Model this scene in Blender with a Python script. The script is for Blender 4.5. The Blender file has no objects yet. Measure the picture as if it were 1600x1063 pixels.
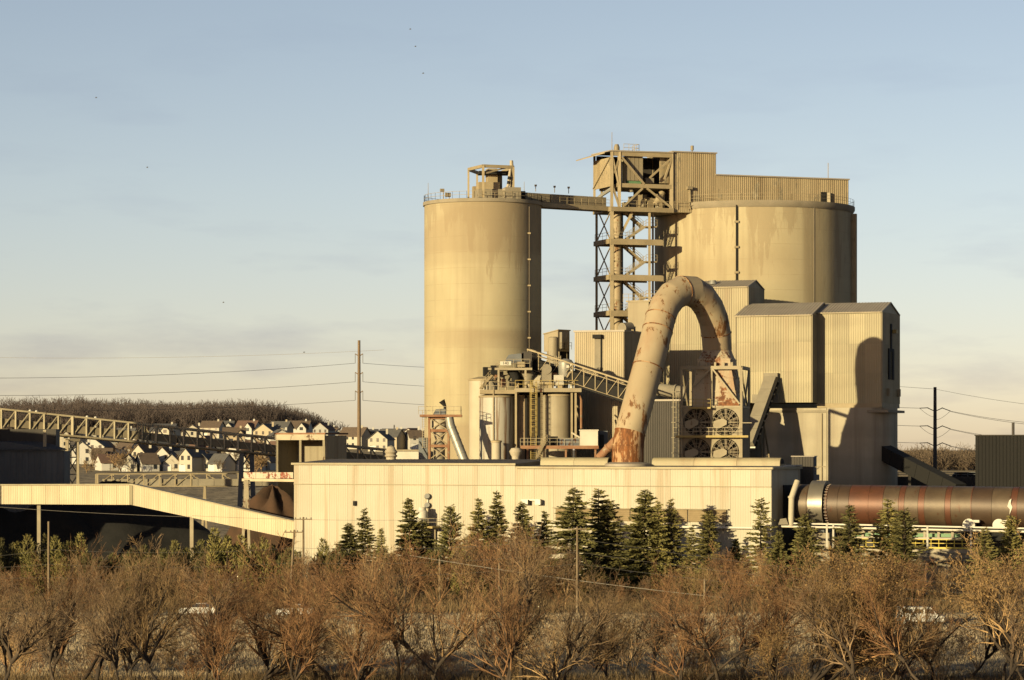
import bpy, math, random
import numpy as np
from mathutils import Vector, Matrix, Euler
R = math.radians
random.seed(7)
scene = bpy.context.scene
COL = scene.collection

# ------------------------------------------------------------------ camera, sky, sun, exposure
F, HOR, CZ = 4500.0, 700.0, 20.0          # focal length in photo pixels, horizon row, eye height
cam_d = bpy.data.cameras.new('camera')
cam = bpy.data.objects.new('camera', cam_d)
COL.objects.link(cam)
cam.location = (0, 0, CZ)
cam.rotation_euler = (R(90), 0, 0)
cam_d.sensor_width = 36.0
cam_d.lens = 36.0 * F / 1600.0
cam_d.shift_y = (HOR - 531.5) / 1600.0
cam_d.clip_start = 1.0
cam_d.clip_end = 20000.0
scene.camera = cam

SUN_AZ, SUN_EL = R(40.8), R(9.0)           # sun behind the camera, to the left
SUN_DIR = Vector((-math.sin(SUN_AZ) * math.cos(SUN_EL), -math.cos(SUN_AZ) * math.cos(SUN_EL), math.sin(SUN_EL)))

world = bpy.data.worlds.new('World')
scene.world = world
world.use_nodes = True
wn, wl = world.node_tree.nodes, world.node_tree.links
wn.clear()
w_out = wn.new('ShaderNodeOutputWorld')
w_bg = wn.new('ShaderNodeBackground')
w_sky = wn.new('ShaderNodeTexSky')
w_sky.sky_type = 'NISHITA'
w_sky.sun_disc = False
w_sky.sun_elevation = SUN_EL
w_sky.sun_rotation = math.atan2(SUN_DIR.x, SUN_DIR.y)
w_sky.altitude = 100
w_sky.air_density = 0.6
w_sky.dust_density = 0.45
w_sky.ozone_density = 1.0
w_bg.inputs['Strength'].default_value = 0.078
# thin grey cloud banks low in the sky, the same all the way round
w_tc = wn.new('ShaderNodeTexCoord')
w_map = wn.new('ShaderNodeMapping'); w_map.inputs['Scale'].default_value = (9, 9, 42)
w_noi = wn.new('ShaderNodeTexNoise'); w_noi.inputs['Scale'].default_value = 1.0
w_noi.inputs['Detail'].default_value = 6; w_noi.inputs['Roughness'].default_value = 0.55
w_ramp = wn.new('ShaderNodeValToRGB')
w_ramp.color_ramp.elements[0].position = 0.52; w_ramp.color_ramp.elements[1].position = 0.70
w_sep = wn.new('ShaderNodeSeparateXYZ')
w_band = wn.new('ShaderNodeValToRGB')
for e in list(w_band.color_ramp.elements)[1:]:
    w_band.color_ramp.elements.remove(e)
w_band.color_ramp.elements[0].position = 0.0; w_band.color_ramp.elements[0].color = (1, 1, 1, 1)
e = w_band.color_ramp.elements.new(0.03); e.color = (.9, .9, .9, 1)
e = w_band.color_ramp.elements.new(0.09); e.color = (.36, .36, .36, 1)
e = w_band.color_ramp.elements.new(0.22); e.color = (0, 0, 0, 1)
w_mul = wn.new('ShaderNodeMath'); w_mul.operation = 'MULTIPLY'
w_mul2 = wn.new('ShaderNodeMath'); w_mul2.operation = 'MULTIPLY'; w_mul2.inputs[1].default_value = 1.0
w_mix = wn.new('ShaderNodeMix'); w_mix.data_type = 'RGBA'; w_mix.blend_type = 'MULTIPLY'
w_mix.inputs['B'].default_value = (.58, .575, .72, 1)
w_hsv = wn.new('ShaderNodeMix'); w_hsv.data_type = 'RGBA'; w_hsv.blend_type = 'MULTIPLY'
w_hsv.inputs['Factor'].default_value = 1.0
w_hsv.inputs['B'].default_value = (1.17, .905, .745, 1)      # tint of the whole sky
wl.new(w_tc.outputs['Generated'], w_map.inputs['Vector']); wl.new(w_map.outputs[0], w_noi.inputs['Vector'])
wl.new(w_noi.outputs['Fac'], w_ramp.inputs['Fac']); wl.new(w_tc.outputs['Generated'], w_sep.inputs[0])
wl.new(w_sep.outputs['Z'], w_band.inputs['Fac'])
w_base = wn.new('ShaderNodeMath'); w_base.operation = 'MULTIPLY_ADD'; w_base.inputs[1].default_value = .5; w_base.inputs[2].default_value = .5
wl.new(w_ramp.outputs['Color'], w_base.inputs[0]); wl.new(w_base.outputs[0], w_mul.inputs[0]); wl.new(w_band.outputs['Color'], w_mul.inputs[1])
wl.new(w_mul.outputs[0], w_mul2.inputs[0]); wl.new(w_mul2.outputs[0], w_mix.inputs['Factor'])
wl.new(w_sky.outputs[0], w_hsv.inputs['A']); wl.new(w_hsv.outputs['Result'], w_mix.inputs['A'])
wl.new(w_mix.outputs['Result'], w_bg.inputs['Color']); wl.new(w_bg.outputs[0], w_out.inputs['Surface'])

sun_d = bpy.data.lights.new('sun', 'SUN')
sun_d.energy = 5.0
sun_d.angle = R(0.5)
sun_d.color = (1.0, 0.815, 0.45)
sun = bpy.data.objects.new('sun', sun_d)
COL.objects.link(sun)
sun.rotation_euler = (-SUN_DIR).to_track_quat('-Z', 'Y').to_euler()
sun.location = (0, 0, 120)

vs = scene.view_settings
vs.view_transform = 'Standard'; vs.look = 'None'; vs.gamma = 1.0; vs.exposure = 1.14
vs.use_curve_mapping = False
scene.cycles.max_bounces = 4
scene.cycles.diffuse_bounces = 3
scene.cycles.volume_bounces = 0

# ------------------------------------------------------------------ helpers
def X(px, Y): return (px - 800.0) * Y / F
def Z(py, Y): return CZ - (py - HOR) * Y / F
def P(px, py, Y): return Vector((X(px, Y), Y, Z(py, Y)))
def pxof(x, Y): return 800 + x * F / Y

ORD = ['first', 'second', 'third', 'fourth', 'fifth', 'sixth', 'seventh', 'eighth', 'ninth', 'tenth', 'eleventh',
       'twelfth', 'thirteenth', 'fourteenth', 'fifteenth', 'sixteenth', 'seventeenth', 'eighteenth', 'nineteenth']
TENS = {20: 'twenti', 30: 'thirti', 40: 'forti', 50: 'fifti', 60: 'sixti', 70: 'seventi'}
def ordw(n):
    n += 1
    if n < 20: return ORD[n - 1]
    t = n // 10 * 10
    return TENS[t] + 'eth' if n == t else TENS[t][:-1] + 'y-' + ORD[n - t - 1]

def root_of(o):
    while o.parent: o = o.parent
    return o

def tag(o, label, cat, group=None, kind=None):
    if label: o['label'] = label
    if cat: o['category'] = cat
    if group: o['group'] = group
    if kind: o['kind'] = kind
    return o

def thing(name, label, cat, loc=(0, 0, 0), group=None):
    o = bpy.data.objects.new(name, None)
    COL.objects.link(o)
    o.location = loc
    o.empty_display_size = 0.5
    return tag(o, label, cat, group)

def mesh_np(name, verts, quads=None, tris=None, mat=None, smooth=False):
    me = bpy.data.meshes.new(name)
    verts = np.asarray(verts, dtype=np.float32)
    me.vertices.add(len(verts)); me.vertices.foreach_set('co', verts.ravel())
    loops, starts, tot = [], [], 0
    for arr, k in ((quads, 4), (tris, 3)):
        if arr is None or len(arr) == 0: continue
        arr = np.asarray(arr, dtype=np.int32)
        loops.append(arr.ravel()); starts.append(tot + np.arange(len(arr)) * k); tot += arr.size
    loops = np.concatenate(loops); starts = np.concatenate(starts)
    me.loops.add(len(loops)); me.loops.foreach_set('vertex_index', loops)
    me.polygons.add(len(starts)); me.polygons.foreach_set('loop_start', starts.astype(np.int32))
    if smooth: me.polygons.foreach_set('use_smooth', np.ones(len(starts), dtype=bool))
    me.update(calc_edges=True)
    if mat: me.materials.append(mat)
    return me

def perp(d):
    d = d.normalized()
    a = Vector((0, 0, 1)) if abs(d.z) < 0.95 else Vector((0, 1, 0))
    u = d.cross(a).normalized()
    return u, u.cross(d).normalized()

class MB:
    def __init__(s): s.v = []; s.f = []
    def add(s, vs_, fs):
        k = len(s.v); s.v += [tuple(p) for p in vs_]; s.f += [tuple(i + k for i in f) for f in fs]; return s
    def box(s, c, size, rz=0.0):
        cx, cy, cz = c; a, b, h = size[0] / 2, size[1] / 2, size[2] / 2
        cr, sr = math.cos(rz), math.sin(rz)
        vs_ = []
        for dz in (-h, h):
            for dx, dy in ((-a, -b), (a, -b), (a, b), (-a, b)):
                vs_.append((cx + dx * cr - dy * sr, cy + dx * sr + dy * cr, cz + dz))
        return s.add(vs_, [(3, 2, 1, 0), (4, 5, 6, 7), (0, 1, 5, 4), (1, 2, 6, 5), (2, 3, 7, 6), (3, 0, 4, 7)])
    def bar(s, p, q, w, h=None):
        h = h or w; p, q = Vector(p), Vector(q); u, t = perp(q - p)
        u, t = u * w / 2, t * h / 2
        vs_ = [e + a * u + b * t for e in (p, q) for a, b in ((-1, -1), (1, -1), (1, 1), (-1, 1))]
        return s.add(vs_, [(3, 2, 1, 0), (4, 5, 6, 7), (0, 1, 5, 4), (1, 2, 6, 5), (2, 3, 7, 6), (3, 0, 4, 7)])
    def tube(s, p, q, r, r2=None, n=10, cap=True):
        return s.path([p, q], [r, r if r2 is None else r2], n, cap)
    def path(s, pts, rad, n=12, cap=True):
        pts = [Vector(p) for p in pts]
        if not hasattr(rad, '__len__'): rad = [rad] * len(pts)
        m = len(pts); u0 = None; k = len(s.v); fs = []
        for i, p in enumerate(pts):
            d = (pts[min(i + 1, m - 1)] - pts[max(i - 1, 0)]).normalized()
            if u0 is None: u0 = perp(d)[0]
            u = (u0 - d * u0.dot(d)).normalized(); t = d.cross(u); u0 = u
            sc = 1.0
            if 0 < i < m - 1:
                c = (pts[i] - pts[i - 1]).normalized().dot(d); sc = 1.0 / max(c, 0.5)
            bend = None
            if sc > 1.0001:
                e = ((pts[i + 1] - pts[i]).normalized() - (pts[i] - pts[i - 1]).normalized())
                if e.length > 1e-5: bend = e.normalized()
            for j in range(n):
                a = 2 * math.pi * j / n
                o = (u * math.cos(a) + t * math.sin(a)) * rad[i]
                if bend is not None: o = o + bend * o.dot(bend) * (sc - 1)
                s.v.append(tuple(p + o))
        for i in range(m - 1):
            for j in range(n):
                a, b = i * n + j, i * n + (j + 1) % n
                fs.append((a, b, b + n, a + n))
        if cap:
            fs.append(tuple(range(n - 1, -1, -1))); fs.append(tuple((m - 1) * n + j for j in range(n)))
        s.f += [tuple(i + k for i in f) for f in fs]
        return s
    def prism(s, poly, z0, z1):
        n = len(poly)
        vs_ = [(x, y, z0) for x, y in poly] + [(x, y, z1) for x, y in poly]
        return s.add(vs_, [tuple(range(n - 1, -1, -1)), tuple(range(n, 2 * n))] + [(i, (i + 1) % n, n + (i + 1) % n, n + i) for i in range(n)])
    def extr(s, poly, vec):
        n = len(poly); vec = Vector(vec); poly = [Vector(p) for p in poly]
        return s.add(poly + [p + vec for p in poly], [tuple(range(n - 1, -1, -1)), tuple(range(n, 2 * n))] + [(i, (i + 1) % n, n + (i + 1) % n, n + i) for i in range(n)])
    def lathe(s, c, prof, n=48, cap=True):
        k = len(s.v); m = len(prof)
        for r, z in prof:
            for j in range(n):
                a = 2 * math.pi * j / n
                s.v.append((c[0] + r * math.cos(a), c[1] + r * math.sin(a), c[2] + z))
        fs = []
        for i in range(m - 1):
            for j in range(n):
                a, b = i * n + j, i * n + (j + 1) % n
                fs.append((a, b, b + n, a + n))
        if cap:
            fs.append(tuple(range(n - 1, -1, -1))); fs.append(tuple((m - 1) * n + j for j in range(n)))
        s.f += [tuple(i + k for i in f) for f in fs]
        return s
    def rail(s, pts, h=1.1, step=2.0, w=0.055, closed=False):
        pts = [Vector(p) for p in pts]
        if closed: pts.append(pts[0])
        for a, b in zip(pts[:-1], pts[1:]):
            L = (b - a).length; n = max(1, int(L / step + .5))
            for k in (1.0, 0.52):
                s.bar(a + Vector((0, 0, h * k)), b + Vector((0, 0, h * k)), w)
            for i in range(n + 1):
                p = a.lerp(b, i / n); s.bar(p, p + Vector((0, 0, h)), w)
        return s
    def stair(s, p, q, width=(0.9, 0), n=None, w=0.16, rail=True):
        p, q = Vector(p), Vector(q); o = Vector((width[0], width[1], 0))
        for k in (0, 1): s.bar(p + o * k, q + o * k, .08, .34)
        n = n or max(3, int((q - p).length / .35))
        for i in range(n):
            c = p.lerp(q, (i + .5) / n); s.bar(c, c + o, .24, .05)
        if rail:
            for k in (0, 1):
                for h in (1.0, .55): s.bar(p + o * k + Vector((0, 0, h)), q + o * k + Vector((0, 0, h)), .05)
                for i in range(5):
                    c = p.lerp(q, i / 4) + o * k; s.bar(c, c + Vector((0, 0, 1)), .05)
        return s
    def build(s, name, mat, parent=None, smooth=False, origin=None, label=None, cat=None, group=None, kind=None):
        if parent is not None: off = root_of(parent).location
        elif origin is not None: off = Vector(origin)
        else:
            a = np.array(s.v); off = Vector((a[:, 0].mean(), a[:, 1].mean(), a[:, 2].min()))
        me = bpy.data.meshes.new(name)
        ox, oy, oz = off
        me.from_pydata([(x - ox, y - oy, z - oz) for x, y, z in s.v], [], s.f)
        me.materials.append(mat)
        if smooth:
            me.polygons.foreach_set('use_smooth', [True] * len(me.polygons))
            me.set_sharp_from_angle(angle=R(38))
        o = bpy.data.objects.new(name, me)
        COL.objects.link(o)
        if parent is not None: o.parent = parent
        else: o.location = off
        return tag(o, label, cat, group, kind)

UNIT = {}
def member(name, p, q, w, mat, parent, h=None):
    """one straight steel member as a part of its own, sharing a unit bar"""
    if mat.name not in UNIT:
        m = MB().box((0, 0, 0.5), (1, 1, 1)); me = bpy.data.meshes.new('bar'); me.from_pydata(m.v, [], m.f)
        me.materials.append(mat); UNIT[mat.name] = me
    p, q = Vector(p), Vector(q); d = q - p
    o = bpy.data.objects.new(name, UNIT[mat.name]); COL.objects.link(o); o.parent = parent
    u, t = perp(d)
    m = Matrix((u, t, d.normalized())).transposed().to_4x4()
    o.matrix_basis = Matrix.Translation(p - root_of(parent).location) @ m @ Matrix.Diagonal((w, h or w, d.length, 1))
    return o

PANELS = {}
def clad(parent, A, B, z0, z1, mat, mod=3.2, pitch=0.42, depth=0.07, z0b=None, z1b=None, name='panel', gap=0.02):
    """ribbed sheet panels along A->B, outside on the right hand of the walk"""
    A, B = Vector((A[0], A[1])), Vector((B[0], B[1]))
    L = (B - A).length; n = max(1, round(L / mod)); w = L / n; t = (B - A) / L
    z0b = z0 if z0b is None else z0b; z1b = z1 if z1b is None else z1b
    off = root_of(parent).location
    for i in range(n):
        a0 = z0 + (z0b - z0) * i / n; a1 = z0 + (z0b - z0) * (i + 1) / n
        b0 = z1 + (z1b - z1) * i / n; b1 = z1 + (z1b - z1) * (i + 1) / n
        key = (round(w, 3), round(a1 - a0, 3), round(b0 - a0, 3), round(b1 - a0, 3), mat.name, pitch, depth)
        if key not in PANELS:
            k = max(1, round(w / pitch)); p_ = (w - gap) / k; prof = []
            for j in range(k):
                u = gap / 2 + j * p_
                prof += [(u, -.03), (u + p_ * .42, -.03), (u + p_ * .52, -.03 - depth), (u + p_ * .9, -.03 - depth)]
            prof += [(w - gap / 2, -.03)]
            vs_, fs = [], []
            zl = lambda u: (a1 - a0) * u / w
            zh = lambda u: (b0 - a0) + (b1 - b0) * u / w
            for u, y in prof: vs_ += [(u, y, zl(u)), (u, y, zh(u))]
            m = len(prof)
            fs = [(2 * j, 2 * j + 2, 2 * j + 3, 2 * j + 1) for j in range(m - 1)]
            ub, ue = prof[0][0], prof[-1][0]
            vs_ += [(ub, 0, zl(ub)), (ub, 0, zh(ub)), (ue, 0, zl(ue)), (ue, 0, zh(ue))]
            e = 2 * m
            fs += [(e, 0, 1, e + 1), (2 * m - 2, e + 2, e + 3, 2 * m - 1), (e + 2, e, e + 1, e + 3)]
            fs += [tuple([e + 1] + [2 * j + 1 for j in range(m)] + [e + 3]), tuple([e + 2] + [2 * j for j in range(m - 1, -1, -1)] + [e])]
            me = bpy.data.meshes.new(name); me.from_pydata(vs_, [], fs); me.materials.append(mat); PANELS[key] = me
        o = bpy.data.objects.new(name, PANELS[key]); COL.objects.link(o); o.parent = parent
        q = A + t * (w * i)
        o.location = (q.x - off.x, q.y - off.y, a0 - off.z)
        o.rotation_euler = (0, 0, math.atan2(t.y, t.x))

def roof_plane(parent, E0, E1, R0, R1, mat, pitch=0.5, depth=.06, th=.12, name='roof'):
    E0, E1, R0, R1 = map(Vector, (E0, E1, R0, R1))
    n_ = (E1 - E0).cross(R0 - E0).normalized()
    if n_.z < 0: n_ = -n_
    L = (E1 - E0).length; k = max(2, int(L / pitch)); m = MB(); vs_, fs = [], []
    us = []
    for j in range(k):
        us += [(j / k, 0), ((j + .6) / k, 0), ((j + .7) / k, depth), ((j + .9) / k, depth)]
    us.append((1, 0))
    for u, d in us: vs_ += [E0.lerp(E1, u) + n_ * d, R0.lerp(R1, u) + n_ * d]
    q = len(us)
    fs = [(2 * j, 2 * j + 2, 2 * j + 3, 2 * j + 1) for j in range(q - 1)]
    b = len(vs_); vs_ += [E0 - n_ * th, R0 - n_ * th, E1 - n_ * th, R1 - n_ * th]
    fs += [(b, b + 1, b + 3, b + 2), (0, 1, b + 1, b), (2 * q - 2, b + 2, b + 3, 2 * q - 1),
           tuple([b] + [2 * j for j in range(q)] + [b + 2]), tuple([b + 3] + [2 * j + 1 for j in range(q - 1, -1, -1)] + [b + 1])]
    m.add(vs_, fs)
    return m.build(name, mat, parent)

# ------------------------------------------------------------------ materials
AK = 0.50                                  # lowers every base colour to set contrast between sun and shade
def M(name, c1, c2=None, scale=.25, rough=.8, metal=0.0, streak=None, rust=None, bump=0.0, bscale=3.0, rnd=0.0, band=None, stain=None, detail=5.0, spec=0.3, sharp=(.48, .72)):
    """c1/c2 mottled base; streak=(colour, amount, freq); rust=(colour, threshold, scale, zstretch); band=(colour, z period, amount);
    stain=(colour, z from, z to, amount): run-off dust below a roof edge"""
    m = bpy.data.materials.new(name); m.use_nodes = True
    nt = m.node_tree; N, Lk = nt.nodes, nt.links
    bs = N['Principled BSDF']
    bs.inputs['Roughness'].default_value = rough; bs.inputs['Metallic'].default_value = metal
    bs.inputs['Specular IOR Level'].default_value = spec
    geo = N.new('ShaderNodeNewGeometry')
    def noise(sc, det=detail, ro=.55, vec=None, off=0.0):
        mp = N.new('ShaderNodeMapping'); mp.inputs['Scale'].default_value = sc; mp.inputs['Location'].default_value = (off, off * .7, off * 1.3)
        Lk.new(geo.outputs['Position'], mp.inputs['Vector'])
        t = N.new('ShaderNodeTexNoise'); t.inputs['Scale'].default_value = 1.0; t.inputs['Detail'].default_value = det; t.inputs['Roughness'].default_value = ro
        Lk.new(mp.outputs[0], t.inputs['Vector']); return t.outputs['Fac']
    def ramp(val, a, b):
        r = N.new('ShaderNodeMapRange'); r.inputs['From Min'].default_value = a; r.inputs['From Max'].default_value = b
        Lk.new(val, r.inputs['Value']); return r.outputs['Result']
    def mul(a, b):
        x = N.new('ShaderNodeMath'); x.operation = 'MULTIPLY'; Lk.new(a, x.inputs[0])
        if isinstance(b, (int, float)): x.inputs[1].default_value = b
        else: Lk.new(b, x.inputs[1])
        return x.outputs[0]
    def mix(fac, a, b, blend='MIX'):
        x = N.new('ShaderNodeMix'); x.data_type = 'RGBA'; x.blend_type = blend
        if isinstance(fac, (int, float)): x.inputs['Factor'].default_value = fac
        else: Lk.new(fac, x.inputs['Factor'])
        for k, v in (('A', a), ('B', b)):
            if isinstance(v, tuple): x.inputs[k].default_value = (*v[:3], 1)
            else: Lk.new(v, x.inputs[k])
        return x.outputs['Result']
    h = sum(map(ord, name)) % 37
    c1 = tuple(c * AK for c in c1); c2 = c2 and tuple(c * AK for c in c2)
    if streak: streak = (tuple(c * AK for c in streak[0]), *streak[1:])
    if band: band = (tuple(c * AK for c in band[0]), *band[1:])
    if stain: stain = (tuple(c * AK for c in stain[0]), *stain[1:])
    if rust: rust = (tuple(c * AK for c in rust[0]), *rust[1:])
    col = (*c1, 1)
    if c2 is not None:
        col = mix(ramp(noise((scale, scale, scale), off=h), .35, .65), c1, c2)
    if band:
        bc, per, amt = band
        col = mix(mul(ramp(noise((.02, .02, 1.0 / per), 2.0, .4, off=h + 3), .5, .62), amt), col, bc)
    if streak:
        sc_, amt, fq = streak
        col = mix(mul(ramp(noise((fq, fq, fq * .045), 4.0, .6, off=h + 5), sharp[0], sharp[1]), amt), col, sc_)
    if stain:
        sc_, za, zb, amt = stain
        sp = N.new('ShaderNodeSeparateXYZ'); Lk.new(geo.outputs['Position'], sp.inputs[0])
        zz = N.new('ShaderNodeMapRange'); zz.inputs['From Min'].default_value = za; zz.inputs['From Max'].default_value = zb
        Lk.new(sp.outputs['Z'], zz.inputs['Value'])
        ad = N.new('ShaderNodeMath'); ad.operation = 'ADD'; Lk.new(zz.outputs[0], ad.inputs[0])
        Lk.new(ramp(noise((.34, .34, .055), 9.0, .66, off=h + 9), .3, .7), ad.inputs[1])
        col = mix(mul(ramp(ad.outputs[0], .92, 1.0), amt), col, sc_)
        fl = N.new('ShaderNodeMath'); fl.operation = 'FRACT'; dv_ = mul(sp.outputs['Z'], 1 / 2.6); Lk.new(dv_, fl.inputs[0])
        lt_ = N.new('ShaderNodeMath'); lt_.operation = 'LESS_THAN'; Lk.new(fl.outputs[0], lt_.inputs[0]); lt_.inputs[1].default_value = .05
        col = mix(mul(mul(lt_.outputs[0], .35), ramp(noise((.3, .3, .3), 4.0, .6, off=h + 21), .4, .6)), col, sc_)
    rfac = None
    if rust:
        rc, thr, rs, zs = rust
        a = noise((rs, rs, rs * zs), 9.0, .68, off=h + 11)
        b = noise((rs * 5, rs * 5, rs * 5 * zs * .6), 6.0, .7, off=h + 13)
        x = N.new('ShaderNodeMath'); x.operation = 'MULTIPLY_ADD'; Lk.new(b, x.inputs[0]); x.inputs[1].default_value = .35; Lk.new(a, x.inputs[2])
        rfac = ramp(x.outputs[0], thr + .175, thr + .215)
        col = mix(rfac, col, mix(ramp(b, .4, .6), rc, tuple(c * .45 for c in rc)))
    if rnd:
        oi = N.new('ShaderNodeObjectInfo')
        r = N.new('ShaderNodeMapRange'); r.inputs['To Min'].default_value = 1 - rnd; r.inputs['To Max'].default_value = 1 + rnd
        Lk.new(oi.outputs['Random'], r.inputs['Value'])
        cb = N.new('ShaderNodeCombineColor')
        for k in range(3): Lk.new(r.outputs['Result'], cb.inputs[k])
        col = mix(1.0, col, cb.outputs[0], 'MULTIPLY')
    if isinstance(col, tuple): bs.inputs['Base Color'].default_value = col
    else: Lk.new(col, bs.inputs['Base Color'])
    if bump:
        bp = N.new('ShaderNodeBump'); bp.inputs['Strength'].default_value = bump; bp.inputs['Distance'].default_value = .1
        Lk.new(noise((bscale, bscale, bscale), 6.0, .6, off=h + 17), bp.inputs['Height']); Lk.new(bp.outputs[0], bs.inputs['Normal'])
    return m

RUST = (.20, .075, .025)
m_conc = M('silo_concrete', (.535, .47, .31), (.465, .405, .26), .12, .9, streak=((.30, .235, .15), .55, .35), band=((.36, .28, .18), 7.0, .6), stain=((.33, .255, .16), 46, 67, .5), bump=.25, bscale=1.5)
m_conc2 = M('big_silo_concrete', (.54, .47, .31), (.48, .41, .26), .10, .9, streak=((.28, .215, .13), .8, .2), band=((.35, .27, .17), 9.0, .4), stain=((.35, .275, .17), 42, 78, .55), bump=.25, bscale=1.5)
m_conc3 = M('block_concrete', (.54, .48, .36), (.45, .395, .29), .2, .9, streak=((.27, .22, .16), .7, .5), band=((.36, .31, .23), 4.0, .4), bump=.25, bscale=1.5)
m_concd = M('dusty_concrete', (.36, .31, .23), (.29, .25, .18), .4, .9, bump=.2)
m_clad = M('cream_cladding', (.435, .38, .24), (.37, .315, .195), .18, .6, streak=((.33, .25, .15), .8, .55), band=((.32, .265, .165), 5.0, .5), rnd=.12, bump=.05)
m_clad_long = M('long_hall_cladding', (.535, .485, .375), (.48, .43, .32), .12, .55, streak=((.41, .325, .21), .8, .5), rnd=.07, bump=.05, sharp=(.52, .60))
m_clad_grey = M('dusty_cladding', (.41, .35, .24), (.34, .285, .19), .18, .7, streak=((.24, .19, .12), .8, .5), rnd=.06)
m_clad_brown = M('brown_cladding', (.45, .365, .225), (.385, .305, .185), .2, .75, streak=((.22, .16, .09), .8, .5), rust=((.50, .42, .28), .56, .35, .5), rnd=.05)
m_gallery = M('gallery_cladding', (.68, .58, .39), (.60, .505, .33), .2, .6, streak=((.40, .30, .17), .5, .8), rnd=.05)
m_steel = M('dusty_steel', (.43, .35, .22), (.35, .28, .17), .5, .75, rnd=.08)
m_steel_l = M('pale_steel', (.44, .375, .255), (.36, .30, .20), .6, .7, rust=(RUST, .62, .5, .4), rnd=.06)
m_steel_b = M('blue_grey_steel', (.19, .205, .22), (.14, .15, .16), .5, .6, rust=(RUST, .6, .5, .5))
m_steel_r = M('rusty_steel', (.27, .12, .06), (.36, .2, .11), .8, .8, rust=((.45, .36, .24), .6, .6, 1))
m_truss = M('pale_truss_steel', (.58, .50, .34), (.48, .41, .27), .6, .7, rust=(RUST, .62, .5, .4), rnd=.06)
m_galv = M('galvanised_pipe', (.42, .41, .37), (.34, .33, .29), .6, .45, metal=.35, bump=.1)
m_dark = M('dark_recess', (.015, .014, .013), rough=.9)  # black parts; also stands in for shade in gaps and the slanting gallery
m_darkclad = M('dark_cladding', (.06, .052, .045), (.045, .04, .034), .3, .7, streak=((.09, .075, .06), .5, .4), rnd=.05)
m_duct = M('rusting_duct', (.49, .40, .265), (.42, .335, .215), .15, .75, rust=((.34, .155, .05), .57, .45, .4), streak=((.38, .24, .14), .6, .5), bump=.12)
m_ductband = M('rusty_duct_base', (.46, .27, .13), (.55, .36, .2), .5, .8, rust=((.30, .11, .03), .47, .6, .35))
m_hop = M('peeling_hopper', (.48, .40, .27), (.53, .45, .32), .2, .75, rust=((.30, .11, .035), .545, .45, 1.3), streak=((.36, .16, .07), .7, .8))
m_roof = M('grey_roof_sheet', (.44, .39, .32), (.38, .33, .27), .3, .6, streak=((.3, .25, .2), .4, .4))
m_tank = M('streaked_tank', (.52, .49, .42), (.46, .43, .36), .3, .55, streak=((.20, .11, .055), .95, 1.5), bump=.05, sharp=(.50, .60))
m_tank2 = M('brown_tank', (.34, .245, .15), (.40, .31, .2), .3, .7, streak=((.2, .11, .05), .8, .7))
m_tank3 = M('khaki_tank', (.40, .35, .25), (.35, .30, .21), .3, .7, streak=((.26, .2, .12), .6, .8))
m_tank4 = M('pale_tank', (.58, .52, .40), (.5, .44, .33), .3, .7, streak=((.36, .28, .18), .5, .5))
m_yel = M('yellow_paint', (.48, .36, .12), (.40, .30, .10), 1.0, .6)
m_yel2 = M('bright_yellow_paint', (.75, .58, .10), rough=.6)
m_white = M('white_paint', (.74, .70, .60), (.66, .62, .52), .5, .6, rust=(RUST, .66, .5, .4))
m_green = M('green_paint', (.18, .33, .17), (.14, .27, .14), .8, .6)
m_belt = M('conveyor_cover', (.36, .30, .20), (.29, .24, .16), .4, .8)
m_dust = M('dust_grey', (.34, .30, .225), (.27, .235, .175), .4, .9, bump=.3)
m_blade = M('fan_blade', (.16, .125, .085), rough=.6)
m_louver = M('louver_brown', (.34, .25, .13), (.28, .2, .1), .6, .7)
m_coal = M('coal', (.006, .0055, .005), (.012, .011, .010), .5, .9, bump=.8, bscale=1.2)  # coal black, lowered further in place of shade under the gallery
m_ore = M('ore_heap', (.10, .052, .028), (.06, .035, .02), .4, .95, bump=.8, bscale=1.2)
m_wood = M('pole_wood', (.30, .23, .15), (.22, .165, .1), 1.0, .9, streak=((.15, .1, .06), .6, 2.0))
m_pole = M('weathered_steel_pole', (.24, .165, .10), (.19, .13, .08), .4, .8)
m_poled = M('dark_steel_pole', (.06, .055, .055), (.085, .075, .07), .4, .8)
m_wire = M('wire', (.14, .13, .12), rough=.6)
m_wirel = M('pale_wire', (.40, .36, .30), rough=.5)
m_glass = M('window_glass', (.03, .035, .04), rough=.15, spec=.5)
m_lamp = M('lamp_housing', (.30, .25, .17), rough=.6)
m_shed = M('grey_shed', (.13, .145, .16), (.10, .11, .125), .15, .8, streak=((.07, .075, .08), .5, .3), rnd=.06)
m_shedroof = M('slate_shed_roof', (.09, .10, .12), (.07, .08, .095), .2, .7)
m_rubber = M('tyre_rubber', (.02, .02, .02), rough=.9)
m_carw = M('white_car_paint', (.62, .61, .58), rough=.3, spec=.5)
# ------------------------------------------------------------------ the setting: ground, roads, fields
def ss(a, b, x):
    t = np.clip((np.asarray(x, dtype=float) - a) / (b - a), 0, 1); return t * t * (3 - 2 * t)
def terr(x, y):
    x = np.asarray(x, dtype=float); y = np.asarray(y, dtype=float)
    q = x / np.maximum(y, 1)
    lf = 1 - ss(-.03, .03, q); hf = 1 - ss(-.078, -.05, q)
    up = np.interp(y, [900, 1000, 1150], [0, 3.5, 8.0]); hi = np.interp(y, [1150, 1300, 1500, 1700, 2000, 2600], [0, 4, 8, 12.5, 13, 4])
    return 12 * ss(560, 900, y) + lf * (up + hf * hi)
def terr1(x, y): return float(terr(x, y))
def ground_hit(px, py):
    """distance at which the sight line through a photo point meets the rising ground"""
    for y in np.arange(620, 1700, 4.0):
        if HOR + (CZ - terr1(X(px, y), y)) * F / y <= py: return y
    return 1690.0

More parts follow.
